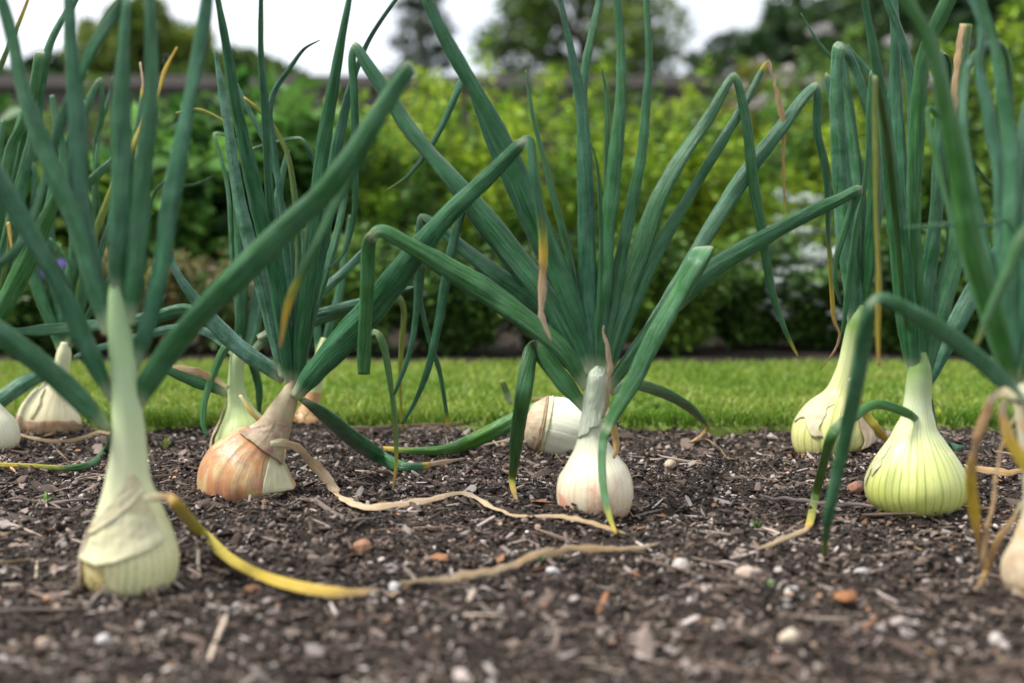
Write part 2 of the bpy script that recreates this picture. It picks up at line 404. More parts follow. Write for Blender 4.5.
L('117,300,12;117,262,20;120,216,22;122,172,22;121,130,20;122,88,17;124,40,12;127,2,9,z2;130,-8,9,k,z3;117,10,11;103,31,13;92,50,13;82,72,11;66,108,10;55,143,10;43,188,9;30,228,9;12,255,9;-6,268,7', .02, tone=.0, bloom=.12)
L('128,325,11;133,288,20;138,235,22;143,172,21;148,130,18;151,88,15;151,44,13;150,5,10;149,-40,7', .03, tone=.1, bloom=.2)
L('135,370,9;143,340,16;153,305,20;163,255,22;169,210,22;180,152,21;190,97,18;200,45,15;206,8,13;209,-30,9', .02, tone=.1, bloom=.28)
L('135,410,11;150,380,23;172,348,27;206,308,28;246,268,27;285,229,25;323,193,23;350,158,21;378,115,19;402,78,17;413,64,15,k,z-3;400,84,15,z0;380,117,13;360,155,13;344,186,12;325,226,10;304,268,9,d.1;288,305,8,d.5;280,348,3,d.75', .03, tone=.12, bloom=.12)
L('110,430,9;88,408,20;66,386,24;33,358,24;0,333,23;-30,314,20', -.05, tone=.12, bloom=.4)
L('118,400,6,z3;115,425,7,z6;108,447,8,g;92,464,8,g;72,468,7,g,d.05;57,468,6,g,d.3;25,466,6,g,d.45;-15,465,5,g,d.5', 0, tone=.3, bloom=.3)
L('143,500,6,d.9,z-4;155,497,10,d.9,z-4;170,498,12,d.8,z-4;180,508,12,d.5,z-3;200,532,13,d.42,g;235,562,13,d.5,g;280,582,13,d.58,g;330,592,12,d.63,g;360,592,10,d.8,g;379,590,4,d1,g', 0, name='yellow_leaf', label='yellow leaf hanging from the bulb to the soil', flat=.32)
# --- brown onion
def patch_skin():
    m = NT('blotched_onion_skin'); uv = m.attr('suv'); geo = m.n('ShaderNodeTexCoord').outputs['Object']
    n1 = m.noise(m.mapping(uv, (38, 2., 1)), 1, 4, .6); n2 = m.noise(geo, 26, 5, .6, .8); n3 = m.noise(geo, 48, 4, .6)
    c = m.ramp(n2, [(.32, (.50, .46, .20)), (.42, (.52, .36, .18)), (.52, (.52, .25, .09)), (.60, (.42, .19, .12)), (.72, (.58, .46, .32))])
    c = m.mix(m.ramp(n3, [(.52, 0.), (.66, .6)]), c, (.36, .16, .13))
    c = m.mix(m.math('MULTIPLY', m.ramp(n1, [(.5, 0.), (.7, 1.)]), .55), c, (.30, .12, .05))
    return m.finish(c, .32, m.math('ADD', n1, n2), .6, .0012, transl=.1)
SK_ORB = patch_skin()
m2 = bulb_mat('brown_bulb', (.46, .36, .18), (.40, .30, .20), (.46, .18, .12), low=(.55, .34, .14), patch=(.50, .22, .08), pamt=.22, vamt=.5, n=24, ptop=.1)
n2m = skin_mat('neck_skin', (.40, .28, .19), (.52, .46, .27), (.24, .09, .09))
r2, B2, D2, b2 = onion('brown and orange papery bulb leaning right with a long dried leaf, left of centre',
    '249,504,20;249,501,60;248,494,86;247,484,96;249,472,95;253,461,84;259,450,66;266,441,48;273,430,36;279,417,29;285,405,24;290,393,18;293,380,9', (248, 497), .66, m2, n2m, seed=5)
B2.skin(b2, SK_ORB, -165, -65, .12, .62, flare=.004, rag=.14, label='orange papery skin')
B2.skin(b2, SK_PALE, -62, -12, .10, .62, flare=.001, rag=.1, label='pale green and cream skin gap')
B2.skin(b2, SK_TAN, -178, -95, .10, .22, flare=.007, rag=.3, off=.003)
B2.skin(b2, SK_PUR, -140, -35, .55, .74, flare=.003, rag=.4, off=.002)
L = lambda s, z1=0, **k: leaf(r2, s, D2, z1, **k)
L('295,397,12,z-1;312,375,23;331,354,28;350,333,30;370,311,30;397,277,27;426,240,22;455,208,20;485,180,17;508,157,14;523,141,12,k,z-14;530,142,10;534,174,11,z-15;539,205,10,d.05;543,235,10,d.3;543,276,9,d.85;541,307,8,d1;546,328,6,d1;551,342,2,d.9', -.15, tone=.12, bloom=.08)
L('284,380,11,z1;272,370,17;252,357,20;233,342,20;213,322,18;196,301,13;181,280,9;172,262,7;169,240,5', -.05, tone=0., bloom=1.5)
L('303,400,8;316,408,15;332,421,20;355,440,20;380,457,15,g;400,466,11,g;418,467,8,g,d.0;432,464,7,g,d.95;450,461,5,g,d1;464,459,2,g,d1', 0, tone=.05, bloom=.3)
L('291,385,8;283,300,11;275,240,11;270,200,10;267,150,9.5;265,108,9;261,55,6.5;261,0,5;261,-30,3', -.06, tone=.1, bloom=.1)
L('290,385,10;284,335,15;275,275,18;260,214,17;247,155,15;235,99,12;226,44,9;218,0,6;214,-25,4', -.08, tone=.1, bloom=.05)
L('284,378,9;275,335,16;263,290,17;250,244,15;240,203,12;233,161,11;229,130,10;223,96,9;215,50,3', .03, tone=0, bloom=1.4)
L('290,372,6;292,300,8;290,238,6;281,198,5;272,160,5;261,134,5;246,104,5;237,84,3', .05, tone=0, bloom=.6)
L('296,370,6;300,320,8;298,282,7;298,238,6;293,183,6;286,150,5;272,125,5;257,108,4,d.3;244,97,2,d.7', .02, tone=.3, bloom=.3)
L('288,370,6;289,300,7;284,230,7;276,160,6;270,116,6;274,92,5.5;290,68,5;304,49,3.5;320,40,1', .0, tone=0, bloom=.5)
L('290,380,5;268,270,5;256,195,4;250,150,4,k;275,142,4;301,137,4,k;311,153,5;317,172,5;325,215,3', .06, tone=.2, bloom=.2)
L('296,388,9;299,345,17;306,290,20;312,244,19;319,180,18;324,140,15;333,88,12;342,36,8;349,0,6;352,-20,4', -.06, tone=.1, bloom=.0)
L('299,388,8;304,340,14;316,270,15;328,209,14;336,152,12;350,90,9;360,60,7;370,38,6;384,16,5;398,-3,4', .04, tone=.05, bloom=.1)
L('300,385,7;312,320,9;324,278,10;334,245,9;342,210,8;347,168,6', .05, tone=.1, bloom=.5)
L('299,396,6,z0;325,370,8,z2;358,340,9,z2;377,331,8,k,z0;384,347,9;389,375,8;394,410,7;396,440,6,d.2;396,468,4,d.5;392,492,3,d.8,g', 0, tone=.55, bloom=.1)
L('270,444,7,d.95,z-5;284,443,12,d.9,z-5;300,450,12,d.95,z-3;315,466,13,d.9,z1;330,484,14,d.95,g;346,500,14,d.95,g;368,507,14,d.97,g;395,505,11,d.95,g;430,500,9,d.95,g;462,493,8,d1,g;492,507,8,d.95,g;519,516,6,d.9,g;553,516,5,d.95,g;580,520,5,d.9,g;607,528,5,d.9,g;625,534,2,d.9,g', 0, name='dried_leaf', flat=.3, label='long tan dried leaf trailing over the soil')
# --- green bulb behind it
m3 = bulb_mat('green_bulb', (.42, .52, .20), (.36, .48, .22), (.24, .38, .10), low=(.45, .52, .20), patch=(.50, .42, .25), pamt=.1, n=26)
r3, B3, D3, b3 = onion('green bulb half hidden behind the brown onion left of centre',
    '244,464,20;244,460,44;243,450,56;243,438,58;242,426,50;240,414,34;238,402,22;236,388,17;236,372,15;238,356,15;240,345,9', (243, 456), .52, m3, seed=8)
B3.skin(b3, SK_TAN, -178, -150, .1, .62, flare=.004, rag=.4, off=.003, label='pink tinged pointed skin sliver')
L = lambda s, z1=0, **k: leaf(r3, s, D3, z1, **k)
L('237,372,12;240,330,14;242,290,13;240,240,12;236,190,8;231,150,4', .02, tone=.25, bloom=.2)
L('243,356,9;252,335,14;257,300,15;266,250,12;279,190,8;288,150,4', .05, tone=0, bloom=.4)
L('228,394,8;214,387,13;197,381,16;180,374,14;166,369,9;150,365,6', -.03, tone=.1, bloom=.1)
L('229,388,4,d.7,z-2;210,377,8,d.85,z-2;190,370,10,d.9,z-3;172,366,5,d.9,z-3', -.03, name='dried_leaf', flat=.2, label='tan dried upper blade')
L('240,335,6;224,350,9;212,378,8;204,404,7;203,424,6;208,438,3', -.04, tone=.3, bloom=.1)
L('247,348,6;253,365,9;259,388,8;259,400,7;259,412,4', .04, tone=.1, bloom=.3)
L('238,352,7;218,325,11;187,310,13;155,317,14;120,323,14;88,326,14;44,330,13;25,331,8;12,330,3', .05, tone=.2, bloom=.25)
L('236,356,7;208,333,9;178,329,10;150,334,9;120,343,9;92,350,8;74,357,4', .1, tone=.05, bloom=.6)
L('252,352,8;266,338,9;290,329,11;318,320,11;348,309,12;372,300,10;398,295,8,k;404,310,6;402,340,6;400,378,4;401,408,3;403,432,2,d.4', .05, tone=.2, bloom=.5)
L('250,352,8;275,335,9;300,320,10;322,292,10;343,273,10;362,254,9;376,240,4', .06, tone=0, bloom=.7)
L('258,338,7;290,322,9;330,310,9;370,300,9;398,291,8;414,287,2', .0, tone=0, bloom=.7)
L('240,350,5;238,260,5;234,180,4;228,130,3.5;215,116,3;196,109,3;176,113,2,d.4', .05, tone=.3, bloom=.3)
L('240,352,4;232,250,5;228,190,5;219,152,4;213,132,4,k;225,135,3;236,140,3;250,165,2', .05, tone=.2, bloom=.4)
L('240,395,4,d.6,z-3;250,410,5,d.65,z-4;262,423,6,d.7,z-4;272,432,7,d.8,z-4;276,440,3,d.9,z-4', 0, name='dried_leaf', flat=.35, label='yellow dried strip on the bulb shoulder')
# --- small one at the lawn edge
m11 = bulb_mat('small_orange_bulb', (.50, .27, .10), (.50, .52, .26), (.42, .2, .1), patch=(.5, .25, .1), pamt=.2)
r11, B11, D11, b11 = onion('small orange bulb with a pale yellow neck at the lawn edge, behind the brown onion',
    '309,436,16;309,433,28;308,426,35;308,418,33;309,411,22;312,402,16;315,388,15;319,368,14;322,350,11;324,338,5', (308, 431), .5, m11, bulb_mat('pale_neck', (.56, .58, .28), (.50, .56, .26), (.3, .4, .12)), seed=12)
leaf(r11, '322,356,8;330,325,9;340,290,8;345,250,6;350,215,3', D11, .04, tone=.15, bloom=.3)
leaf(r11, '320,356,8;316,320,9;310,280,9;300,230,7;295,190,3', D11, .04, tone=.1, bloom=.3)
# --- centre onion
m4 = bulb_mat('white_bulb', (.75, .73, .54), (.46, .56, .40), (.36, .34, .20), tip=(.36, .50, .42), low=(.70, .60, .42), patch=(.50, .20, .12), pamt=.17, vamt=.5, n=34, ptop=1.05, rough=.28)
r4, B4, D4, b4 = onion('cream white bulb with a rosy base at the centre under the widest leaf fan',
    '596,520,20;596,517,52;596,509,72;595,498,80;595,486,80;595,473,72;594,461,56;593,449,40;592,436,28;592,422,23;593,406,20;595,390,20;597,376,18;598,366,9', (595, 512), .62, m4, seed=14, lump=.05)
L = lambda s, z1=0, **k: leaf(r4, s, D4, z1, **k)
L('588,374,12;566,330,23;540,289,25;510,249,24;463,192,22;412,132,19;390,98,17;368,66,14;354,42,9,k,z3;352,60,10;354,90,10;355,125,9;355,167,7;355,205,6;349,240,5;340,258,4;328,269,3', .06, tone=.22, bloom=.12)
L('592,372,11;577,320,20;555,262,24;530,203,23;507,150,20;482,102,18;456,58,15;440,28,13;427,0,11;420,-22,8', .0, tone=.2, bloom=.12)
L('593,372,6;578,300,8;568,251,8;552,190,7;537,133,5;530,100,4;526,70,1.5', .06, tone=.3, bloom=.1)
L('595,374,10;592,335,16;588,290,19;587,251,19;585,171,16;581,103,12;571,50,9;560,0,6;555,-30,4', .01, tone=.1, bloom=.25)
L('594,370,7;588,280,8;586,190,9;583,100,9;586,65,9;593,28,8;600,-5,6;604,-30,4', .05, tone=.1, bloom=.3)
L('598,374,9;599,330,16;604,280,18;609,220,17;614,171,16;620,105,13;621,50,10;617,0,8;614,-30,5', -.01, tone=.12, bloom=.25)
L('597,370,5;605,250,6;607,160,6;607,100,5;602,69,1.5', .04, tone=.3, bloom=.1)
L('596,370,4;601,260,5;600,200,4.5;597,165,3;590,141,1', -.03, tone=.25, bloom=.2)
L('600,374,9;608,325,13;621,259,13;633,198,12;642,152,11;647,95,9;649,57,7;646,0,6;644,-30,4', .03, tone=.1, bloom=.25)
L('603,374,11;613,335,17;626,290,20;641,249,20;657,203,18;681,158,15;709,117,12;726,86,9;735,73,7,k,z6;740,92,9;747,126,11;753,180,11;762,232,10;772,291,8;785,330,5,d.0;798,357,2,d.7', .07, tone=.15, bloom=.2)
L('606,378,9;628,318,14;654,257,15;686,202,14;718,148,12;746,101,9;760,74,6,d.1;768,60,5,d.9,k,z8;774,78,5,d.95;778,100,7,d.85;784,128,5,d.8;783,155,4,d.8;784,185,3,d.75;784,214,1.5,d.75', .08, tone=.1, bloom=.3)
L('606,385,9,z3;635,352,15;667,305,18;706,236,18;745,175,16;777,133,14;803,98,11;817,83,9,k,z9;818,95,9;817,130,8;825,165,8;828,198,7;828,230,6,d.1;830,260,6,d.35;832,294,5,d.5;834,320,4,d.65;840,337,3,d.8;832,354,3,d.85;820,370,1.5,d.85', .10, tone=.18, bloom=.25)
L('610,384,10,z1;640,344,17;664,314,20;690,288,22;720,264,21;757,242,18;804,216,15;840,199,12;862,187,9,k,z6;855,201,8;847,223,8;838,252,7;835,280,6;841,305,3', .07, tone=.25, bloom=.15)
L('606,392,9,z0;640,348,17;678,295,20;700,258,21,z0;704,246,20,k,z-2;698,258,21,z-5;680,292,21;652,342,19;633,382,17;617,409,15;607,428,13,k,z-6;603,442,10,z-6;602,470,9;605,498,8,d.12;610,518,6,d.35;616,534,3,d.55,g', -.08, tone=.3, bloom=.35, blunt=True)
L('612,392,8,z2;630,384,10;659,391,13;686,405,13;700,418,9,d.1;709,429,6,d.6,k;700,436,5,d.8,g;690,443,5,d.85,g;706,439,4,d.85,g;720,450,5,d.85,g;730,460,4,d.85,g;741,457,2,d.8,g', 0, tone=.5, bloom=.4)
L('588,388,12;566,352,25;535,326,27;500,300,25;470,280,22;428,256,18;400,240,15;382,231,14;371,235,14,k,z-2;368,250,14,z0;367,290,15;365,330,15;364,360,14;364,374,12', .02, tone=.3, bloom=.2)
L('586,376,10,z3;560,330,18;530,300,18;500,277,17;470,254,15;445,233,12;430,221,9;420,214,6,k,z5;419,240,8;418,272,8;416,314,7;410,351,6;398,385,4;394,395,2', .06, tone=.15, bloom=.5)
L('589,380,8,z4;548,315,12;508,262,12;480,227,11;464,205,9,k,z4;456,232,9;447,272,10;438,325,9;428,369,7;415,402,5;402,424,3', .05, tone=.15, bloom=.4)
L('590,385,8,z5;520,325,8;460,285,8;424,262,6,k,z6;421,300,5;430,342,5;439,369,5;446,410,4,d.1;448,428,2,d.7', .07, tone=.2, bloom=.3)
L('592,376,8,z4;565,310,12;525,220,12;490,140,10;466,72,8,k,z5;461,82,8;452,104,7;440,130,6;427,152,5;408,176,4,d.1;387,190,1.5,d.3', .05, tone=.15, bloom=.3)
L('588,412,9,z1;567,386,18;548,362,19;533,343,17,k,z4;528,365,17,z2;523,397,17,z0;517,435,14;514,465,10,d.1;512,482,7,d.35,g;516,500,5,d.8,g', 0, tone=.4, bloom=.1)
L('603,418,5,d.95,z-2;608,392,7,d.95,z-3;610,360,6,d.95,z-3;604,335,4,d.97;603,326,2,d1', -.03, name='dried_leaf', flat=.4, label='brown dried blade stuck to the neck')
L('606,408,6,d.8,z-1;613,425,9,d.7,z-2;616,445,10,d.75,z-2;614,458,5,d.9,z-3', -.03, name='dried_leaf', flat=.4, label='tan dried sheath strip beside the neck')
# --- peeled white bulb lying behind
m5 = bulb_mat('peeled_bulb', (.74, .74, .58), (.70, .72, .50), (.60, .66, .42), patch=(.5, .36, .2), pamt=-.1, vamt=.25, n=20, rough=.3)
B4.skin(b4, SK_GRN, -170, -40, .66, .98, rag=.25, off=.0002, slant=.02, flare=.001)
B4.skin(b4, SK_GRN, -120, 0, .74, .97, rag=.6, off=.0014, slant=-.03, flare=.002)
r5, B5, D5, b5 = onion('peeled white bulb lying on its side behind the centre onion',
    '597,440,8;594,439,34;586,436,52;574,432,61;560,428,62;547,425,58;537,423,48;530,421,36;526,420,22;524,419,8', (560, 456), .62, m5, seed=17)
B5.skin(b5, SK_TAN, -175, 60, .66, .97, flare=.001, rag=.2, off=.001, label='creased tan skin wrapped round one end')
B5.skin(b5, SK_BR, -175, 60, .66, .70, flare=.001, rag=.5, off=.0018)
B5.skin(b5, SK_PALE, -178, 60, .60, .72, flare=.0005, rag=.3, off=.0008)
L = lambda s, z1=0, **k: leaf(r5, s, D5, z1, **k)
L('548,404,9,d.1;535,409,14;515,420,17;490,433,17;465,444,15,g;445,450,11,g;420,451,8,g,d.1;397,450,6,g,d.3;370,447,3,g,d.9', 0, tone=.75, bloom=.1)
L('549,400,5,d.9,z2;530,399,6,d.9,g;512,403,10,d.9,g;492,415,9,d.95,g;466,423,6,d.9,g;430,425,5,d.95,g;405,426,5,d.95,g;372,428,6,d1,g;350,428,5,d1,g', 0, name='dried_leaf', flat=.35, label='tan dried leaf lying along the lawn edge')
L('512,404,4,z6;508,396,6,d.0;505,388,6;502,380,6,d.3', .06, tone=.2, bloom=.2)
# --- leaning onion back right
m6 = bulb_mat('ribbed_bulb', (.58, .56, .24), (.48, .54, .26), (.30, .38, .06), tip=(.10, .22, .05), tipv=.88, low=(.60, .58, .22), patch=(.55, .46, .28), pamt=.1, vamt=1., n=28)
r6, B6, D6, b6 = onion('ribbed yellow green bulb leaning right near the lawn edge, behind the right hand onion',
    '834,460,16;834,457,46;833,451,66;832,442,79;833,430,80;835,418,70;838,406,53;841,395,34;844,382,25;848,365,20;852,345,19;857,322,18;862,305,9', (833, 455), .58, m6, seed=21)
B6.skin(b6, SK_TAN, -60, -2, .2, .62, flare=.006, rag=.35, off=.002, label='cream skin folded back from the shoulder')
B6.skin(b6, SK_FOLD, -178, -120, .30, .52, flare=.001, rag=.4, off=.0004)
L = lambda s, z1=0, **k: leaf(r6, s, D6, z1, **k)
L('853,325,12;851,285,17;846,240,19;842,184,19;839,145,17;837,110,15;837,79,14;838,52,13;840,45,12,k,z-2;850,58,9,z2;859,80,10;869,112,11;877,150,9;884,190,4', .03, tone=.1, bloom=.8, blunt=True)
L('858,322,12;858,290,16;858,240,16;858,184,15;853,145,14;849,108,11;844,66,7;841,45,5', .03, tone=.03, bloom=.5)
L('858,318,6;860,200,6;850,110,5;838,70,4;831,58,4;815,37,3;801,13,1', .02, tone=.25, bloom=.3)
L('861,318,7;874,220,7;884,140,7;880,95,6;871,76,6;859,60,5;847,45,3', .06, tone=.2, bloom=.3)
L('856,320,7;850,220,8;838,130,8;830,92,8;827,72,7,k;832,90,5;836,120,4', .06, tone=.05, bloom=.3)
L('862,318,9;868,270,14;874,200,14;874,130,10;872,70,6,k,z-4;870,110,8;869,150,9;864,190,9;857,225,9;852,260,8;847,299,7;842,336,3', -.05, tone=.1, bloom=.0)
L('860,322,12;865,270,18;873,215,18;884,150,14;892,90,9;896,40,5', .03, tone=.05, bloom=.1)
L('850,378,5,z-4;858,400,8,d.35,z-5;868,417,9,d.4,z-5;880,432,8,d.5,z-5;894,447,3,d.7,g', 0, tone=.5, bloom=0, label='yellowing leaf with a red brown edge')
# --- right onion
m7 = bulb_mat('lime_bulb', (.64, .66, .28), (.60, .66, .44), (.25, .36, .04), tip=(.10, .22, .04), tipv=.9, low=(.56, .60, .14), patch=(.66, .60, .36), pamt=.13, vamt=1., n=38, rough=.34)
r7, B7, D7, b7 = onion('plump lime green bulb with fine ribs and a white neck at the right',
    '916,519,20;916,516,50;916,509,78;916,500,95;916,489,102;916,478,100;916,466,90;916,454,75;916,443,59;916,432,45;917,421,35;917,409,29;918,396,26;919,380,25;920,364,20;921,352,10', (915, 512), .6, m7, m7, seed=25, lump=.02)
B7.skin(b7, SK_PALE, -180, -160, .34, .55, flare=.001, rag=.5, off=.0004, label='papery skin loosening at the left shoulder')
L = lambda s, z1=0, **k: leaf(r7, s, D7, z1, **k)
L('914,374,15;909,335,22;904,290,24;899,240,22;893,190,18;886,130,14;879,80,10;871,36,8;864,-3,6;861,-25,4', -.06, tone=.1, bloom=.1)
L('918,372,9;916,300,14;913,220,14;914,140,13;913,95,12;907,60,11;897,26,10;885,-5,8', .03, tone=.1, bloom=.4)
L('917,372,9;912,320,14;905,220,14;900,150,13;896,90,12;895,30,10;892,-20,7', .06, tone=.08, bloom=.2)
L('918,370,9;917,300,13;915,230,14;915,180,15;918,115,16;920,85,15;924,54,15;936,26,16;948,0,17;958,-30,14', -.03, tone=.4, bloom=.0)
L('920,372,9;924,318,15;930,262,18;936,215,18;940,154,16;941,110,12;940,72,10;942,50,10,k,z2;947,60,8;949,90,6;948,120,3', .05, tone=.12, bloom=.25)
L('923,386,9;936,330,18;948,282,21;956,238,19;956,170,16;957,105,15;961,62,14,d.1;966,24,13,d.2', .02, tone=.15, bloom=.4)
L('952,132,2,d.9;953,120,5,d.9;954,105,7,d.9;957,62,8,d.85;963,24,8,d.9', .0, name='dried_leaf', flat=.3, label='tan dried edge of an upright leaf')
L('922,396,7,z3;932,374,14;950,336,19;974,292,20;1002,250,18;1030,210,14;1050,180,10', .07, tone=.05, bloom=.6)
L('914,366,5,z2;903,300,7;895,210,8;886,130,8;875,74,6,d.2,k,z-22;875,115,6,d.26;876,165,6,d.3;876,215,6,d.34;878,258,7,d.42;879,290,7,d.45;878,330,5,d.5;879,366,3,d.7', -.24, tone=.4, bloom=.1)
L('921,424,6,z-1;912,416,8,z-2;904,412,10;892,407,10;877,404,10;864,409,10;852,418,11;838,424,12,k,z-5;831,438,11,d.12,z-6;823,465,9,d.15;815,498,9,d.2,g;810,522,8,d.45,g;805,530,7,d.9,g;785,538,7,d.95,g;770,545,6,d.9,g;756,549,2,d.9,g', 0, tone=.55, bloom=.1)
L('924,392,6,z1;929,400,8,z2;932,420,8;936,436,9;946,445,10,g;958,449,9,g;968,448,4,g', 0, tone=.05, bloom=.4)
# --- far right front onion
m8 = bulb_mat('blotched_bulb', (.56, .50, .34), (.55, .58, .40), (.40, .32, .18), low=(.5, .38, .22), patch=(.50, .25, .10), pamt=.2)
r8, B8, D8, b8 = onion('blotched pale bulb with brown withered leaves, cut off by the right edge',
    '1056,606,20;1056,600,66;1056,590,94;1056,576,106;1055,562,102;1054,546,88;1052,530,70;1050,514,56;1046,494,44;1041,466,36;1035,436,32;1029,410,28;1024,392,22;1021,382,10', (1054, 598), .6, m8, seed=31)
B8.skin(b8, SK_TAN, -178, -115, .1, .38, flare=.006, rag=.5, off=.002, label='ragged orange brown skin')
L = lambda s, z1=0, **k: leaf(r8, s, D8, z1, **k)
L('1022,402,11,z-1;1000,378,18;975,356,19;948,335,19;920,317,17;898,305,14;882,298,12;872,301,12,k,z-4;866,325,14;861,360,16;848,424,15;836,478,13;828,519,10,d.05,z7;824,556,4,d.35,g', 0, tone=.12, bloom=.5)
L('1014,392,11;1004,352,17;990,305,22;974,255,23;966,218,23;957,160,20;944,96,18;931,43,16;907,2,14;892,-24,10', -.04, tone=.42, bloom=.0)
L('1016,390,12;1011,330,17;1009,270,18;1010,215,18;1011,163,17;1006,115,16;999,70,14;992,35,13;981,2,11;972,-25,8', .05, tone=.12, bloom=.3)
L('1012,390,10;1005,310,14;1001,240,15;999,171,14;992,136,13;987,104,11;979,67,9;982,35,10;979,15,11;970,-6,10', .10, tone=.1, bloom=.4)
L('1014,388,6;990,260,7;970,170,8;963,110,8;967,70,8;975,56,7;988,44,7;998,40,7,k;1006,54,6;1010,84,5;1012,110,3', .12, tone=.1, bloom=.4)
L('1008,392,5;960,250,6;932,140,5;928,108,5;940,118,5;960,142,5;974,166,5;992,187,4', .10, tone=.45, bloom=.3)
L('1018,386,8;1040,320,12;1046,260,13;1036,215,13,k,z-8;1020,240,13;1010,268,13;999,292,12;988,316,10,d.05;976,345,4,d.3', -.1, tone=.4, bloom=.0)
L('1018,384,6;1016,325,9;1013,275,9;1014,230,8;1018,190,5', .08, tone=.55, bloom=.1)
L('1016,386,8;1035,300,4;1010,224,4;990,226,4;960,224,3.5;930,226,3.5;904,227,2', -.02, tone=.3, bloom=.5)
L('1020,388,12;1022,330,20;1026,260,18;1032,190,14;1040,120,9', .03, tone=.03, bloom=.15)
L('1012,392,11;1004,345,17;996,300,16;1000,240,12;1008,190,8', .06, tone=.03, bloom=.2)
L('1018,386,9;1022,300,12;1018,200,12;1024,120,10;1040,60,6', .12, tone=.1, bloom=.2)
L('1020,392,8,z3;1026,340,16,z5;1020,270,14;1012,210,8', .08, tone=.0, bloom=.1)
L('1016,400,8,d.9,z-3;1004,392,11,d.95;994,396,14,d.9,k;984,420,14,d.8;974,450,10,d.85;971,480,12,d.55;974,510,12,d.5;978,540,8,d.8;984,572,4,d.9,g', 0, name='dried_leaf', flat=.3, label='withered brown blade hanging to the soil')
L('1014,402,6,d.85,z-4;1006,400,10,d.85;1003,415,12,d.8;1010,440,13,d.6;1022,460,13,d.5;1045,495,10,d.7', -.05, name='dried_leaf', flat=.3, label='withered tan blade hanging to the right')
L('1018,410,4,d.85,z1;1004,440,5,d.85;998,462,6,d.9;993,500,7,d.85;986,540,8,d.85;984,575,5,d.9,g', 0, name='dried_leaf', flat=.35, label='thin rusty blade in front of the bulb')
L('1024,500,5,d.9,z3;1012,520,7,d.85;995,545,9,d.8;985,575,8,d.75,g;975,590,4,d.9,g', 0, name='dried_leaf', flat=.35)
# --- back left onion
m9 = bulb_mat('cream_bulb', (.66, .60, .38), (.58, .60, .36), (.5, .44, .22), patch=(.50, .32, .2), pamt=.12, ptop=.4)
r9, B9, D9, b9 = onion('cream bulb with torn brown skin near the lawn edge, second from the left',
    '50,441,14;50,438,42;50,430,57;50,421,62;51,412,58;53,402,47;56,392,34;59,380,22;62,366,16;64,354,15;65,342,8', (50, 435), .6, m9, seed=33)
B9.skin(b9, SK_BR, -172, -15, .08, .34, flare=.006, rag=.5, off=.003, label='torn brown skin round the base')
B9.skin(b9, SK_PALE, -178, -110, .12, .6, flare=.008, rag=.5, off=.002)
L = lambda s, z1=0, **k: leaf(r9, s, D9, z1, **k)
L('62,354,10;52,325,14;42,300,15;28,255,14;15,200,12;8,150,8', .03, tone=.15, bloom=.1)
L('58,364,8;42,374,14;22,385,16;0,400,17;-25,414,14', -.06, tone=.05, bloom=.7)
L('65,352,6;90,250,8;115,185,8;145,120,6;158,92,5;165,70,4;177,47,2,d.6', .04, tone=.3, bloom=.2)
L('64,352,6;105,240,8;130,160,7;141,105,5,d.0;143,85,5,d.9;140,62,2,d1', .06, tone=.3, bloom=.4)
L('66,352,6;110,280,7;140,235,5;150,206,4;156,190,4;168,182,4;185,186,3.5;200,183,3;213,176,1.5', .0, tone=.15, bloom=.3)
L('66,350,8;84,290,11;82,230,10;80,150,9;84,118,8;91,97,8;101,77,5,k;102,95,5;101,120,5;95,150,5;97,194,4;105,232,3', .05, tone=.25, bloom=.3)
L('66,348,5;92,260,5;94,180,4;100,130,4;107,105,4;113,76,1.5', .05, tone=.2, bloom=.7)
L('62,350,8;55,300,12;48,240,13;54,190,12;70,140,9;84,100,5', .06, tone=.15, bloom=.3)
L('61,352,8;66,300,13;76,250,14;72,190,12;60,140,9;52,95,5', .05, tone=.1, bloom=.3)
L('64,352,4;70,300,4;70,266,4;60,250,3.5;50,238,2', .0, tone=.5, bloom=.3)
# --- left edge onion
m10 = bulb_mat('ivory_bulb', (.64, .62, .44), (.6, .6, .4), (.5, .46, .26), patch=(.5, .36, .2), pamt=.1)
r10, B10, D10, b10 = onion('ivory bulb cut off by the left edge of the photo',
    '-9,457,14;-9,454,38;-9,446,52;-9,436,56;-10,425,50;-12,414,36;-14,402,22;-16,388,16;-17,370,15;-17,355,7', (-9, 450), .6, m10, seed=37)
L = lambda s, z1=0, **k: leaf(r10, s, D10, z1, **k)
L('-16,365,10;-8,330,17;8,298,20;30,255,19;48,215,14;60,185,8', -.04, tone=.35, bloom=.05)
L('-17,360,9;-8,300,14;8,240,16;22,185,14;33,140,12;39,100,10;44,70,9;50,44,8;62,20,7;76,0,5;84,-20,3', .0, tone=.2, bloom=.4)
L('-18,360,8;-10,280,10;2,200,10;10,150,10;24,122,10;34,88,11;41,50,11,k,z-2;36,85,9;31,110,10;22,150,9;10,200,6', .05, tone=.4, bloom=.2)
L('-18,356,6;-16,250,7;-14,150,6;-8,95,6;0,68,6;13,37,5,d.2;22,15,4,d.5;29,-3,3,d.7', .05, tone=.4, bloom=.0)
L('-16,362,8;0,300,13;8,250,15;6,200,14;14,150,12;24,110,8', .06, tone=.05, bloom=.4)
L('-16,364,7;12,275,9;28,240,10;44,217,11;66,199,11;88,183,11;104,168,9;114,157,3', .04, tone=.4, bloom=.5)
L('-16,362,5;12,250,6;20,200,6;27,172,5;32,160,5,k;35,175,5;34,192,5;30,215,3', .0, tone=.1, bloom=.7)
L('-16,368,4;5,270,5;10,240,5,d.3;8,222,4,d.6;12,250,3,d.7', -.02, tone=.5, bloom=.1)
L('-15,362,8;10,290,12;30,250,12;50,262,10;72,290,6', .1, tone=.1, bloom=.2)
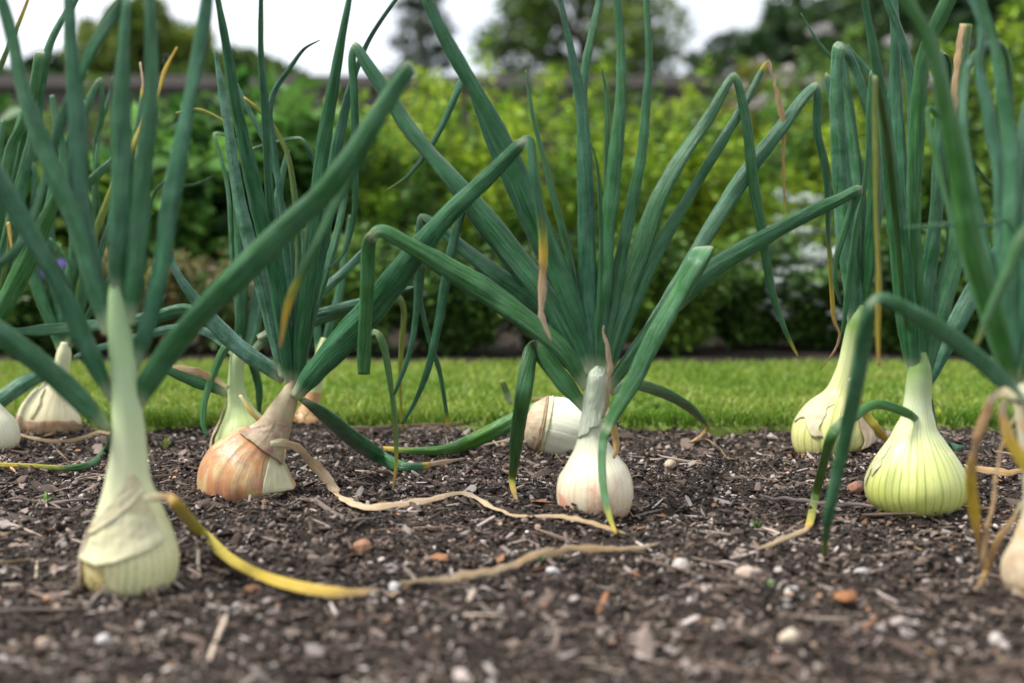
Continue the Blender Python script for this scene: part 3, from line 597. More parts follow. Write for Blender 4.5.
L('-14,366,7;-20,330,10;-16,250,12;-6,180,10;4,120,6', .1, tone=.15, bloom=.3)

# ================================================================== GROUND
def ground():
    xs = np.concatenate([-np.geomspace(400, 1.5, 26), np.arange(-1.45, 1.4501, .0055), np.geomspace(1.5, 400, 26)])
    ys = np.concatenate([[-400, -120, -40, -12, -4, -1.2, -.2, .3], np.arange(.75, 2.36, .0055), np.geomspace(2.45, 500, 30)])
    X, Y = np.meshgrid(xs, ys); nx, ny = len(xs), len(ys)
    near = (np.abs(X) < 1.6) & (Y > .5) & (Y < 2.42)
    Z = np.where(near, soil_h(X, Y), 0.); Z = np.where(Y > 2.28, Z-.004, Z)
    Z = np.where((Y > 2.42) | (Y < .5) | (np.abs(X) > 1.6), -.01, Z)
    i, j = np.meshgrid(np.arange(ny-1), np.arange(nx-1), indexing='ij'); i = i.ravel(); j = j.ravel()
    A = np.stack([i*nx+j, i*nx+j+1, (i+1)*nx+j+1, (i+1)*nx+j], 1)
    m = NT('soil'); geo = m.n('ShaderNodeTexCoord').outputs['Object']
    a = m.noise(geo, 300, 4, .7); b = m.noise(geo, 40, 4, .6); v = m.n('ShaderNodeTexVoronoi', {'Vector': geo, 'Scale': 260.}).outputs
    c = m.ramp(a, [(.3, (.010, .007, .005)), (.55, (.035, .025, .019)), (.72, (.085, .06, .047)), (.85, (.2, .16, .14))])
    c = m.mix(m.ramp(b, [(.35, 0.), (.7, .6)]), c, (.016, .011, .009))
    h = m.math('ADD', a, m.math('MULTIPLY', v[0], .8))
    mm = m.finish(c, .85, h, .9, .003, spec=.25)
    o = mesh('ground', np.stack([X.ravel(), Y.ravel(), Z.ravel()], 1), A, mm); tag(o, kind='structure', label='dark brown soil of the onion bed')
ground()
# ---- litter (stuff)
def ico():
    t = (1+5**.5)/2
    v = np.array([[-1, t, 0], [1, t, 0], [-1, -t, 0], [1, -t, 0], [0, -1, t], [0, 1, t], [0, -1, -t], [0, 1, -t], [t, 0, -1], [t, 0, 1], [-t, 0, -1], [-t, 0, 1]]); v /= np.linalg.norm(v[0])
    f = np.array([[0, 11, 5], [0, 5, 1], [0, 1, 7], [0, 7, 10], [0, 10, 11], [1, 5, 9], [5, 11, 4], [11, 10, 2], [10, 7, 6], [7, 1, 8], [3, 9, 4], [3, 4, 2], [3, 2, 6], [3, 6, 8], [3, 8, 9], [4, 9, 5], [2, 4, 11], [6, 2, 10], [8, 6, 7], [9, 8, 1]])
    return v, f
IV, IF = ico()
def scatter(name, n, size, asp, pal, label, smooth=False, seed=0, sink=.2, tilt=.5, chip=True, ylim=(.80, 2.27), flatz=.25):
    r = np.random.RandomState(seed)
    # denser towards the camera is not needed: even cover
    Y = r.uniform(ylim[0], ylim[1], n*2); X = r.uniform(-1.25, 1.25, n*2); k = np.abs(X) < (.46*Y+.12); X = X[k][:n]; Y = Y[k][:n]; n = len(X)
    s = np.clip(r.lognormal(0, .45, n), .35, 2.3)*size
    v, f = IV, IF; nv = len(v)
    sx = s*r.uniform(asp[0], asp[1], n); sy = s*r.uniform(.55, 1., n); sz = s*flatz*r.uniform(.6, 1.5, n)
    L = v[None]*(1+r.uniform(-.38, .38, (n, nv, 1)))
    if chip: L[..., :2] = np.sign(L[..., :2])*np.abs(L[..., :2])**.7
    L = L*np.stack([sx, sy, sz], 1)[:, None, :]
    if chip: L[..., 2] += (L[..., 0]/(sx[:, None]+1e-9))**2*sz[:, None]*r.uniform(-1.5, 1.5, (n, 1))
    a = r.uniform(0, 2*math.pi, n); tx = r.normal(0, tilt, n); ty = r.normal(0, tilt, n)
    ct_, st_ = np.cos(ty), np.sin(ty); x, y, z = L[..., 0], L[..., 1], L[..., 2]
    x, z = x*ct_[:, None]+z*st_[:, None], -x*st_[:, None]+z*ct_[:, None]
    ct_, st_ = np.cos(tx), np.sin(tx); y, z = y*ct_[:, None]-z*st_[:, None], y*st_[:, None]+z*ct_[:, None]
    ca, sa = np.cos(a), np.sin(a); x, y = x*ca[:, None]-y*sa[:, None], x*sa[:, None]+y*ca[:, None]
    V = np.stack([x+X[:, None], y+Y[:, None], z+(soil_h(X, Y)+sz*(1-sink)+np.abs(np.sin(ty))*sx*.35)[:, None]], -1).reshape(-1, 3)
    Fc = (f[None]+(np.arange(n)*nv)[:, None, None]).reshape(-1, 3)
    pal = np.array(pal); w = pal[:, 3]/pal[:, 3].sum(); c = pal[r.choice(len(pal), n, p=w), :3]*r.uniform(.6, 1.35, (n, 1))
    c = np.clip(c, 0, .85)
    o = mesh(name, V, Fc, MLIT, attrs=None, smooth=smooth, col=np.repeat(c, nv, 0)); tag(o, label, 'litter', kind='stuff')
MLIT = tint_mat('litter', .75, bscale=500)
dk = [(.014, .010, .008, 8), (.04, .029, .022, 6), (.10, .072, .056, 4), (.17, .125, .10, 3), (.28, .23, .19, 1.4)]
scatter('soil_crumbs', 95000, .0015, (.7, 1.4), dk, 'dark crumbs of soil covering the bed', seed=1, chip=False, flatz=.7, sink=.3)
wd = [(.06, .040, .030, 6), (.12, .084, .064, 4), (.20, .152, .125, 2.6), (.32, .27, .245, 1.6), (.46, .40, .36, .6), (.30, .14, .07, .35), (.035, .026, .02, 4)]
scatter('wood_chips', 24000, .0021, (1.1, 2.8), wd, 'small brown and grey wood chips mixed into the soil', seed=2, tilt=.35, flatz=.3)
scatter('bark_mulch', 900, .0042, (1.1, 2.2), wd[:6], 'larger pieces of bark mulch scattered over the soil', seed=5, tilt=.25, flatz=.25)
scatter('bark_slivers', 9000, .0012, (4., 9.), wd, 'thin slivers and twigs of bark in the soil', seed=3, tilt=.2, flatz=.5)
scatter('dry_straw', 650, .0013, (9., 22.), [(.30, .24, .19, 3), (.42, .34, .26, 2), (.16, .11, .08, 3), (.36, .24, .12, 1)], 'thin dry straws and fibres strewn over the soil', seed=7, tilt=.08, flatz=.6, sink=0)
scatter('bark_pieces', 260, .0050, (1., 2.), wd[:4], 'scattered flat pieces of bark', seed=9, tilt=.25, flatz=.2)
scatter('grit', 2600, .0021, (.8, 1.4), [(.38, .34, .31, 3), (.55, .52, .50, .6), (.36, .30, .27, 3), (.34, .24, .17, 2.), (.42, .24, .13, .6)], 'pale grit and small stones scattered in the soil', seed=4, chip=False, flatz=.5, sink=.15)
# ---- single stones, chips and twigs
def stone(px, py, w, h, c, label, name='stone', cat='stone', ang=0., seed=0):
    D = gd(px, py); p = P(px, py, D); sc = D/F; r = np.random.RandomState(seed+int(px))
    import bmesh
    bm = bmesh.new(); bmesh.ops.create_icosphere(bm, subdivisions=3, radius=1.)
    V = np.array([v.co[:] for v in bm.verts]); Fs = [tuple(v.index for v in f.verts) for f in bm.faces]; bm.free()
    q = r.uniform(0, 20)
    k = 1+.45*(vnoise(V[:, 0]*1.5+q, V[:, 1]*1.5+V[:, 2]+q, 1)-.5)+.15*(vnoise(V[:, 0]*4+q, V[:, 2]*4+V[:, 1]*3, 2)-.5)
    V = V*k[:, None]*np.array([w*.5*sc, w*.4*sc, h*.55*sc])
    ca, sa = math.cos(ang), math.sin(ang); V = np.stack([V[:, 0]*ca-V[:, 1]*sa, V[:, 0]*sa+V[:, 1]*ca, V[:, 2]], 1)
    z = float(soil_h(p[0], p[1]))+h*.35*sc
    m = NT('stone_face'); geo = m.n('ShaderNodeTexCoord').outputs['Object']; n = m.noise(geo, 180, 4, .65)
    mm = m.finish(m.mix(m.ramp(n, [(.35, 0.), (.7, 1.)]), c, tuple(v*.5 for v in c)), .7, n, .5, .002)
    o = mesh(name, V, Fs, mm); o.location = (p[0], p[1], z); tag(o, label, cat, 'stones lying on the soil' if cat == 'stone' else None)
stone(362, 552, 23, 17, (.30, .15, .075), 'rusty brown stone on the soil between the yellow leaf and the loose dried strip')
stone(680, 570, 20, 15, (.55, .49, .45), 'pale pinkish stone on the soil below and right of the centre onion')
stone(749, 578, 26, 15, (.50, .38, .30), 'flat beige pink stone on the soil below the trailing tan leaf tip')
stone(845, 611, 28, 10, (.30, .12, .04), 'orange brown bark piece at the front right', 'bark_piece', 'bark', .3)
stone(855, 491, 18, 12, (.30, .14, .08), 'small red brown stone just left of the lime green bulb')
stone(670, 472, 13, 9, (.52, .40, .28), 'small tan and white stone right of the centre onion')
stone(395, 592, 14, 12, (.62, .60, .58), 'white stone at the tip of the yellow leaf')
stone(252, 588, 22, 9, (.36, .17, .07), 'orange stained bark flake on the soil under the yellow leaf', 'bark_piece', 'bark', .1)
stone(792, 594, 15, 13, (.62, .60, .57), 'round white stone in the front right soil')
stone(862, 577, 17, 11, (.58, .55, .52), 'white stone between the orange bark piece and the lime green bulb')
stone(553, 570, 16, 11, (.52, .50, .48), 'grey white stone beside the loose dried strip')
stone(790, 652, 22, 15, (.55, .46, .34), 'cream stone low at the front right')
stone(45, 642, 20, 16, (.48, .36, .24), 'tan stone at the front left corner')
stone(103, 645, 15, 13, (.58, .56, .54), 'blurred white stone low at the front left')
def strip(s, label, name='dried_leaf', cat='dried leaf', flat=.22, dryc=None):
    pts = parse(s); D = gd(pts[0]['x'], pts[0]['y']); p = P(pts[0]['x'], pts[0]['y'], D)
    W, r, dry, k = leaf_path(s, D)
    n = len(W); s_ = np.arange(n); r = r*(1+.5*(vnoise(s_*.6, s_*0+p[0], 4)-.5))
    W = W+np.outer(vnoise(s_*.35+p[0]*9, s_*0, 5)-.5, [0, .0035, .003])
    V, Fs, U, sl = tube(W, r, np.full(n, flat), phase=.2)
    V = V-np.array([p[0], p[1], 0])
    if dryc:
        m = NT('twig_bark'); g = m.noise(m.mapping(m.attr('suv'), (20, 3, 1)), 1, 4); mm = m.finish(m.mix(g, dryc, tuple(v*.35 for v in dryc)), .8, g, .6, .002)
    else: mm = LEAF
    o = mesh(name, V, Fs, mm, attrs={'ldry': np.repeat(dry, 20), 'ltone': np.zeros(n*20), 'lbloom': np.zeros(n*20), 'lpale': np.zeros(n*20)}, uv=U)
    o.location = (p[0], p[1], 0); tag(o, label, cat); return o
strip('400,583,4,d.95,g;425,582,6,d.95,g;455,578,9,d.95,g;480,574,10,d.9,g;502,568,9,d.95,g;525,560,9,d.85,g;548,553,10,d.9,g;571,549,8,d.9,g;610,549,7,d.85,g;640,549,5,d.95,g;660,544,2,d.95,g', 'long loose dried onion leaf lying on the soil in front of the centre onion')
strip('760,496,3,g;790,500,4,g;820,503,4,g;850,505,4,g;874,508,3,g', 'thin grey twig lying left of the lime green bulb', 'twig', 'twig', .9, (.30, .24, .21))
strip('0,501,3,g;30,502,4,g;60,503,4,g;90,499,2,g', 'straight grey twig on the soil left of the tall stemmed onion', 'twig', 'twig', .9, (.26, .21, .18))
strip('960,470,4,d.8,g;985,470,9,d.85,g;1010,472,8,d.8,g;1040,470,6,d.85,g', 'orange tan dried leaf lying flat behind the withered blades at the right')
strip('885,492,3,g;905,497,3,g;925,508,4,g;938,514,2,g', 'dark curved twig in front of the lime green bulb', 'twig', 'twig', .9, (.10, .07, .06))
strip('290,508,3,g;310,500,5,g;330,512,6,g;350,520,4,g;372,519,2,g', 'grey brown bark twig under the brown onion', 'twig', 'twig', .8, (.20, .15, .12))
strip('20,434,3,d.9,g;45,441,5,d.95,g;75,440,4,d.9,g;100,433,5,d.9,g;125,437,4,d.9,g', 'pale dried leaf shred on the soil beside the cream bulb at the back left')
# seedlings
MW = tint_mat('weed_leaf', .5, transl=.3, bscale=80, bstr=.1)
def seedling(px, py, hpx, label, c=(.14, .28, .05), n=6):
    D = gd(px, py); p = P(px, py, D); sc = hpx*D/F; r = np.random.RandomState(int(px)); V = []; Fs = []
    for k in range(n):
        a = r.uniform(0, 6.28); up = r.uniform(.5, 1); out = r.uniform(.3, .8)*sc; w = sc*.13
        q = [(0, 0, 0), (math.cos(a)*out*.5, math.sin(a)*out*.5, sc*up*.7), (math.cos(a)*out, math.sin(a)*out, sc*up)]
        s = (-math.sin(a)*w, math.cos(a)*w); b = len(V)
        V += [(q[0][0]-s[0]*.2, q[0][1]-s[1]*.2, 0), (q[0][0]+s[0]*.2, q[0][1]+s[1]*.2, 0), (q[1][0]+s[0], q[1][1]+s[1], q[1][2]), (q[2][0], q[2][1], q[2][2]), (q[1][0]-s[0], q[1][1]-s[1], q[1][2])]
        Fs += [(b, b+1, b+2, b+4), (b+4, b+2, b+3)]
    o = mesh('seedling', V, Fs, MW, col=np.tile(c, (len(V), 1)), smooth=False); o.location = (p[0], p[1], float(soil_h(p[0], p[1]))); tag(o, label, 'seedling', 'weed seedlings in the soil')
seedling(940, 428, 24, 'yellow green curled seedling right of the lime green bulb neck', (.40, .42, .05), 5)
seedling(45, 512, 16, 'tiny green seedling in the soil at the left')
seedling(540, 560, 14, 'tiny green seedling beside the loose dried strip')
seedling(165, 448, 14, 'small yellow green seedling right of the tall stem', (.25, .3, .06))
seedling(757, 525, 14, 'tiny green seedling left of the yellow tipped leaf')
seedling(660, 421, 18, 'grey green seedling at the lawn edge right of the centre onion', (.12, .2, .08), 8)
seedling(768, 592, 14, 'tiny green seedling in the front right soil')
# ================================================================== LAWN
Y0, Y1 = gd(512, 431), gd(512, 371)
def lawn():
    xs = np.linspace(-7, 7, 281); ys = np.array([Y0, Y0+.004, Y0+.03, Y0+.2, Y0+.5, Y1-.1, Y1-.01, Y1]); X, Y = np.meshgrid(xs, ys)
    wob = .022*(vnoise(xs*6, xs*0, 1)-.5)+.014*(vnoise(xs*30, xs*0, 1)-.5); Y = Y+wob[None, :]*np.array([1, 1, 1, .5, 0, .5, 1, 1])[:, None]
    Z = np.array([-.02, .008, .012, .012, .012, .012, .01, -.02])[:, None]+X*0
    nx = len(xs); i, j = np.meshgrid(np.arange(len(ys)-1), np.arange(nx-1), indexing='ij'); i = i.ravel(); j = j.ravel()
    A = np.stack([i*nx+j, i*nx+j+1, (i+1)*nx+j+1, (i+1)*nx+j], 1)
    m = NT('turf'); geo = m.n('ShaderNodeTexCoord').outputs['Object']; n = m.noise(geo, 30, 4)
    mm = m.finish(m.mix(n, (.10, .16, .02), (.18, .22, .045)), .9)
    tag(mesh('lawn', np.stack([X.ravel(), Y.ravel(), Z.ravel()], 1), A, mm), 'mown grass path behind the onion bed', kind='structure')
    n = 95000; r = np.random.RandomState(5)
    x = r.uniform(-2.1, 2.1, n); y = Y0-.004+(Y1-Y0+.01)*r.uniform(0, 1, n)**1.15+.022*(vnoise(x*6, x*0, 1)-.5)+.02*(vnoise(x*26, x*0, 2)-.5)
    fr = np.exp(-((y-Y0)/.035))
    h = r.uniform(.010, .022, n)*(1+.35*fr)*(1+.5*(vnoise(x*14, y*14, 4)-.5)); w = r.uniform(.0009, .0018, n); a = r.uniform(0, 6.28, n); lx = r.normal(0, .5, n)*h; ly = r.normal(0, .5, n)*h-fr*h*.5
    z0 = .010
    ca, sa = np.cos(a)*w, np.sin(a)*w
    b0 = np.stack([x-ca, y-sa, np.full(n, z0-.002)], 1); b1 = np.stack([x+ca, y+sa, np.full(n, z0-.002)], 1)
    m0 = np.stack([x-ca+lx*.35, y-sa+ly*.35, z0+h*.6], 1); m1_ = np.stack([x+ca+lx*.35, y+sa+ly*.35, z0+h*.6], 1); t = np.stack([x+lx, y+ly, z0+h], 1)
    V = np.stack([b0, b1, m1_, t, m0], 1).reshape(-1, 3); k = np.arange(n)*5
    Q = np.stack([k, k+1, k+2, k+4], 1); T = np.stack([k+4, k+2, k+3], 1)
    pal = np.array([(.13, .26, .02), (.22, .34, .04), (.33, .40, .07), (.08, .21, .015), (.44, .42, .16)])
    pp = vnoise(x*5, y*5, 8); ci = np.clip((pp*2.2+r.uniform(0, 2.2, n)-.6).astype(int), 0, 3); c = pal[ci]; dm = r.uniform(0, 1, n) > .95; c[dm] = pal[4]
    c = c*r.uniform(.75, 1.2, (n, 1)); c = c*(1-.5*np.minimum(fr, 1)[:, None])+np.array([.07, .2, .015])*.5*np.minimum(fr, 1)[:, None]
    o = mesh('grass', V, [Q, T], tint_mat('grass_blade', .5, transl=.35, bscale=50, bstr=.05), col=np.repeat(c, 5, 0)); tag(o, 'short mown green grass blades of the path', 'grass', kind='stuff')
lawn()
# ================================================================== BED BEHIND THE LAWN
MF = tint_mat('foliage', .5, transl=.3, bscale=30, bstr=.05, spec=.35)
MST = tint_mat('stem', .7, bscale=120)
def leaves(C, out, size, r, asp=.5, up=.4):
    """leaf-shaped faces at points C growing along out"""
    n = len(C); s = size*r.uniform(.6, 1.3, n)
    d = out+r.normal(0, .5, (n, 3)); d[:, 2] += up*r.uniform(-.6, 1, n); d /= np.linalg.norm(d, axis=1)[:, None]+1e-9
    q = np.cross(d, np.array([0, 0, 1.])+r.normal(0, .5, (n, 3))); q /= np.linalg.norm(q, axis=1)[:, None]+1e-9
    nm = np.cross(q, d)
    dl = d*s[:, None]; ql = q*(s*asp*.5)[:, None]
    V = np.stack([C, C+dl*.45+ql+nm*s[:, None]*.06, C+dl-nm*s[:, None]*.12, C+dl*.45-ql+nm*s[:, None]*.06], 1).reshape(-1, 3)
    k = np.arange(n)*4; return V, np.stack([k, k+1, k+2, k+3], 1)
def bush(name, px, D, base_z, h, w, n_stem, n_leaf, size, pal, label, cat='shrub', seed=0, asp=.5, spread=.6, dens=.9, flowers=None, stemc=(.08, .11, .03), depth=None, low=.12):
    r = np.random.RandomState(seed); x0 = (px-512)/F*D; dep = depth or w
    root = thing(name, label, cat, (x0, D, base_z), 'planting behind the grass path')
    paths = []; C = []; O = []
    for k in range(n_stem):
        a = r.uniform(0, 6.28); q = math.sqrt(r.uniform(0, 1)); tx = math.cos(a)*q*w*.5; ty = math.sin(a)*q*dep*.5
        hh = h*r.uniform(.55, 1.0)*(1-.25*q*q)
        bx, by = tx*spread*.6, ty*spread*.6
        t = np.linspace(0, 1, 6)
        pts = np.stack([bx+(tx-bx)*t**1.4+r.normal(0, .01, 6)*t, by+(ty-by)*t**1.4, hh*t], 1)
        paths.append((pts, .004*h/.6+.0015, .001))
        m = n_leaf//n_stem; tt = low+(1-low)*r.uniform(0, 1, m)**dens
        p = np.stack([np.interp(tt, t, pts[:, i]) for i in range(3)], 1)
        an = r.uniform(0, 6.28, m); o = np.stack([np.cos(an), np.sin(an), np.full(m, .1)], 1)
        p = p+o*(size*r.uniform(0, 1.2, m)*(1.15-tt*.6))[:, None]
        C.append(p); O.append(o)
    C = np.concatenate(C); O = np.concatenate(O)
    V, Q = leaves(C, O, size, r, asp)
    pal = np.array(pal); ci = r.choice(len(pal), len(C)); 
    cl = np.clip(vnoise(C[:, 0]*9+seed, C[:, 2]*9+C[:, 1]*5, seed)*len(pal)*1.2-.2+r.normal(0, .5, len(C)), 0, len(pal)-1).astype(int)
    c = pal[cl]*r.uniform(.5, 1.45, (len(C), 1))
    loc = np.array([x0, D, base_z])
    mesh('foliage', V+loc, Q, MF, root, col=np.repeat(c, 4, 0), smooth=False)
    SV, SF = tubes(paths); mesh('stem', SV+loc, SF, MST, root, col=np.tile(stemc, (len(SV), 1)))
    if flowers:
        nf, fs, fc, top, fn = flowers; PC = []; PO = []
        for k in range(nf):
            a = r.uniform(0, 6.28); u = r.uniform(top, 1); q = r.uniform(0, .52)
            c0 = np.array([math.cos(a)*q*w, -abs(math.sin(a))*q*dep*r.uniform(.3, 1.), h*u*(1-.35*(q/.52)**2)])
            m = 26; o = r.normal(0, 1, (m, 3)); o /= np.linalg.norm(o, axis=1)[:, None]; o[:, 2] = np.abs(o[:, 2])*.7
            PC.append(c0+o*fs*.45); PO.append(o)
        PC = np.concatenate(PC); PO = np.concatenate(PO); V, Q = leaves(PC, PO, fs*.45, r, 1.)
        c = np.array(fc)*r.uniform(.75, 1.15, (len(PC), 1)); o = mesh('blossom', V+loc, Q, MF, root, col=np.repeat(c, 4, 0), smooth=False)
    return root
YG = [(.05, .14, .012), (.13, .28, .02), (.25, .42, .025), (.42, .56, .035)]
MG = [(.035, .09, .012), (.07, .16, .02), (.13, .25, .03), (.18, .30, .04)]
DG = [(.03, .075, .014), (.055, .13, .022), (.10, .20, .035), (.16, .29, .045)]
BG = [(.03, .09, .02), (.06, .17, .03), (.11, .26, .05), (.16, .34, .06)]
RG = [(.10, .08, .03), (.18, .12, .05), (.16, .20, .04), (.25, .20, .08), (.08, .15, .03)]
# front row, dark and low  (px, distance, height, width, palette)
rows = [
 (-150, 3.62, .36, .55, DG, 'dark leafy clump at the far left behind the grass path', .05),
 (20, 3.55, .30, .50, DG, 'dark low clump behind the cream bulb at the left', .045),
 (135, 3.60, .27, .42, RG, 'low brownish clump behind the tall stemmed onion', .035),
 (235, 3.55, .31, .42, RG, 'russet and green spindly plant behind the green bulb', .03),
 (345, 3.50, .33, .42, DG, 'dark green mound behind the brown onion leaves', .035),
 (455, 3.55, .34, .44, DG, 'dark rounded mound between the brown onion and the centre onion', .035),
 (560, 3.50, .33, .42, DG, 'dark mound straight behind the centre onion', .035),
 (665, 3.55, .36, .44, MG, 'mid green leafy mound right of the centre onion', .035),
 (745, 3.70, .30, .34, DG, 'dark hollow shrub beside the white flowered shrub', .035),
 (905, 3.60, .34, .44, DG, 'dark clump behind the lime green bulb', .04),
 (1010, 3.55, .38, .46, DG, 'dark clump at the right edge behind the grass path', .04),
 (1160, 3.7, .45, .6, MG, 'leafy clump beyond the right edge', .05)]
for k, (px, D, h, w, pal, lab, sz) in enumerate(rows):
    bush('shrub', px, D, 0, h, w, 30, 5200, sz*.8, pal, lab, seed=100+k, low=.02)
rows2 = [
 (-60, 4.4, .58, .7, BG, 'broad leaved green plant at the far left', .11),
 (60, 4.3, .50, .6, MG, 'broad leaved plant behind the left hand leaves', .09),
 (190, 4.5, .56, .62, BG, 'bright green broad leaved plant behind the tall stemmed onion', .11),
 (285, 4.6, .62, .55, BG, 'tall broad leaved plant below the left end of the wall', .12),
 (385, 4.5, .58, .5, YG, 'yellow green feathery plant left of the centre fan', .04),
 (470, 4.7, .70, .42, YG, 'tallest yellow green spire plant between the two onion fans', .04),
 (555, 4.5, .60, .5, YG, 'yellow green bush behind the centre onion fan', .04),
 (640, 4.6, .64, .5, YG, 'bright yellow green bush behind the right half of the centre fan', .04),
 (730, 4.6, .62, .5, YG, 'lime bush in front of the wall right of centre', .04),
 (880, 4.7, .60, .5, YG, 'yellow green bush behind the white flowered shrub', .04),
 (1000, 4.5, .70, .5, MG, 'green bush behind the right hand leaves', .05),
 (1110, 4.6, .8, .6, YG, 'yellow green bush beyond the right edge', .05)]
for k, (px, D, h, w, pal, lab, sz) in enumerate(rows2):
    bush('shrub', px, D, 0, h*1.28, w*1.15, 30, 6500 if sz < .06 else 3400, sz*(.72 if sz < .06 else 1), pal, lab, seed=200+k, low=.05, asp=.55 if sz > .06 else .5)
rows3 = [
 (-80, 6.2, .70, 1., MG, 'green bush in front of the wall at the far left', .08), (90, 6.0, .68, 1., MG, 'mid green bush in front of the left end of the wall', .07),
 (240, 6.2, .66, .8, BG, 'fresh green bush in front of the wall, left', .09), (380, 6.3, .72, .8, YG, 'lime bush against the wall, left of centre', .06),
 (500, 6.1, .80, .7, YG, 'tall thin lime bush against the wall below the big tree', .05), (620, 6.3, .78, .8, YG, 'lime bush against the wall behind the centre fan', .05),
 (740, 6.2, .76, .8, YG, 'yellow green bush against the wall right of centre', .05), (870, 6.0, .80, .8, MG, 'green bush against the wall, right', .06),
 (1010, 5.6, 1.02, .55, YG, 'tall bright lime shrub at the right edge', .06)]
for k, (px, D, h, w, pal, lab, sz) in enumerate(rows3):
    bush('shrub', px, D, 0, h*1.44, w*1.2, 28, 5500, sz*.75, pal, lab, seed=300+k, low=.05)
bush('flowering_shrub', 812, 3.66, 0, .245, .36, 26, 3200, .03, DG, 'low shrub covered in white blossom between the centre and right onions', seed=401, flowers=(130, .027, (.68, .74, .70), .22, 0), low=.03)
bush('flowering_shrub', 800, 4.1, .0, .42, .34, 22, 2600, .035, MG, 'taller shrub with pale flower heads behind the white blossom shrub', seed=402, flowers=(46, .028, (.50, .56, .50), .62, 0), low=.05)
bush('flowering_shrub', 845, 7.4, .0, 1.32, 1.0, 26, 3000, .07, MG, 'tall shrub with pale mauve flower heads at the right end of the wall', seed=403, flowers=(7, .09, (.50, .46, .46), .8, 0), low=.1)
bush('flowering_shrub', 770, 7.9, .0, 1.25, .9, 22, 2400, .07, [(.2, .2, .02), (.30, .30, .03), (.12, .18, .02)], 'yellowish shrub with a few pale heads above the wall, right', seed=404, flowers=(6, .08, (.50, .46, .42), .8, 0), low=.1)
bush('bellflower', 58, 3.42, 0, .215, .10, 8, 260, .025, MG, 'small purple flower between the left hand leaves', 'flower', seed=405, flowers=(5, .03, (.22, .20, .50), .9, 0), low=.05)
# ---- wall
def wall():
    Yw = 9.0
    root = thing('garden_wall', 'long grey brown brick wall with flat stone coping behind the planting', 'wall', (0, Yw, 0))
    def box(name, x0, x1, y0, y1, z0, z1, mat, bev=.01):
        import bmesh
        bm = bmesh.new(); bmesh.ops.create_cube(bm, size=1)
        for v in bm.verts: v.co = Vector(((x0+x1)/2+v.co.x*(x1-x0), (y0+y1)/2+v.co.y*(y1-y0), (z0+z1)/2+v.co.z*(z1-z0)))
        bmesh.ops.bevel(bm, geom=bm.edges[:], offset=bev, segments=2, affect='EDGES')
        V = [v.co[:] for v in bm.verts]; Fs = [tuple(v.index for v in f.verts) for f in bm.faces]; bm.free()
        return mesh(name, V, Fs, mat, root, smooth=False)
    m = NT('old_brick'); geo = m.n('ShaderNodeTexCoord').outputs['Object']
    sp = m.n('ShaderNodeSeparateXYZ', {0: geo}); cv = m.n('ShaderNodeCombineXYZ', {0: sp.outputs[0], 1: sp.outputs[2]}).outputs[0]
    br = m.n('ShaderNodeTexBrick', {'Vector': cv, 'Color1': (.07, .055, .045, 1), 'Color2': (.10, .08, .065, 1), 'Mortar': (.12, .105, .095, 1), 'Scale': 1., 'Mortar Size': .008, 'Brick Width': .225, 'Row Height': .075})
    n = m.noise(geo, 3, 5); c = m.mix(m.ramp(n, [(.35, 0.), (.7, .8)]), br.outputs[0], (.07, .065, .055))
    mb = m.finish(c, .9, br.outputs[1], .4, .005)
    m = NT('coping_stone'); n = m.noise(m.n('ShaderNodeTexCoord').outputs['Object'], 5, 5); mc = m.finish(m.mix(n, (.08, .07, .06), (.19, .17, .15)), .9, n, .4, .01)
    box('wall_face', -9, 3.2, Yw-.12, Yw+.12, -.05, 1.10, mb); box('coping', -9.03, 3.23, Yw-.17, Yw+.17, 1.103, 1.19, mc, .02)
    for x in (-5.5, -1.5, 2.6): box('pier', x, x+.35, Yw-.2, Yw-.123, -.05, 1.095, mb)
wall()
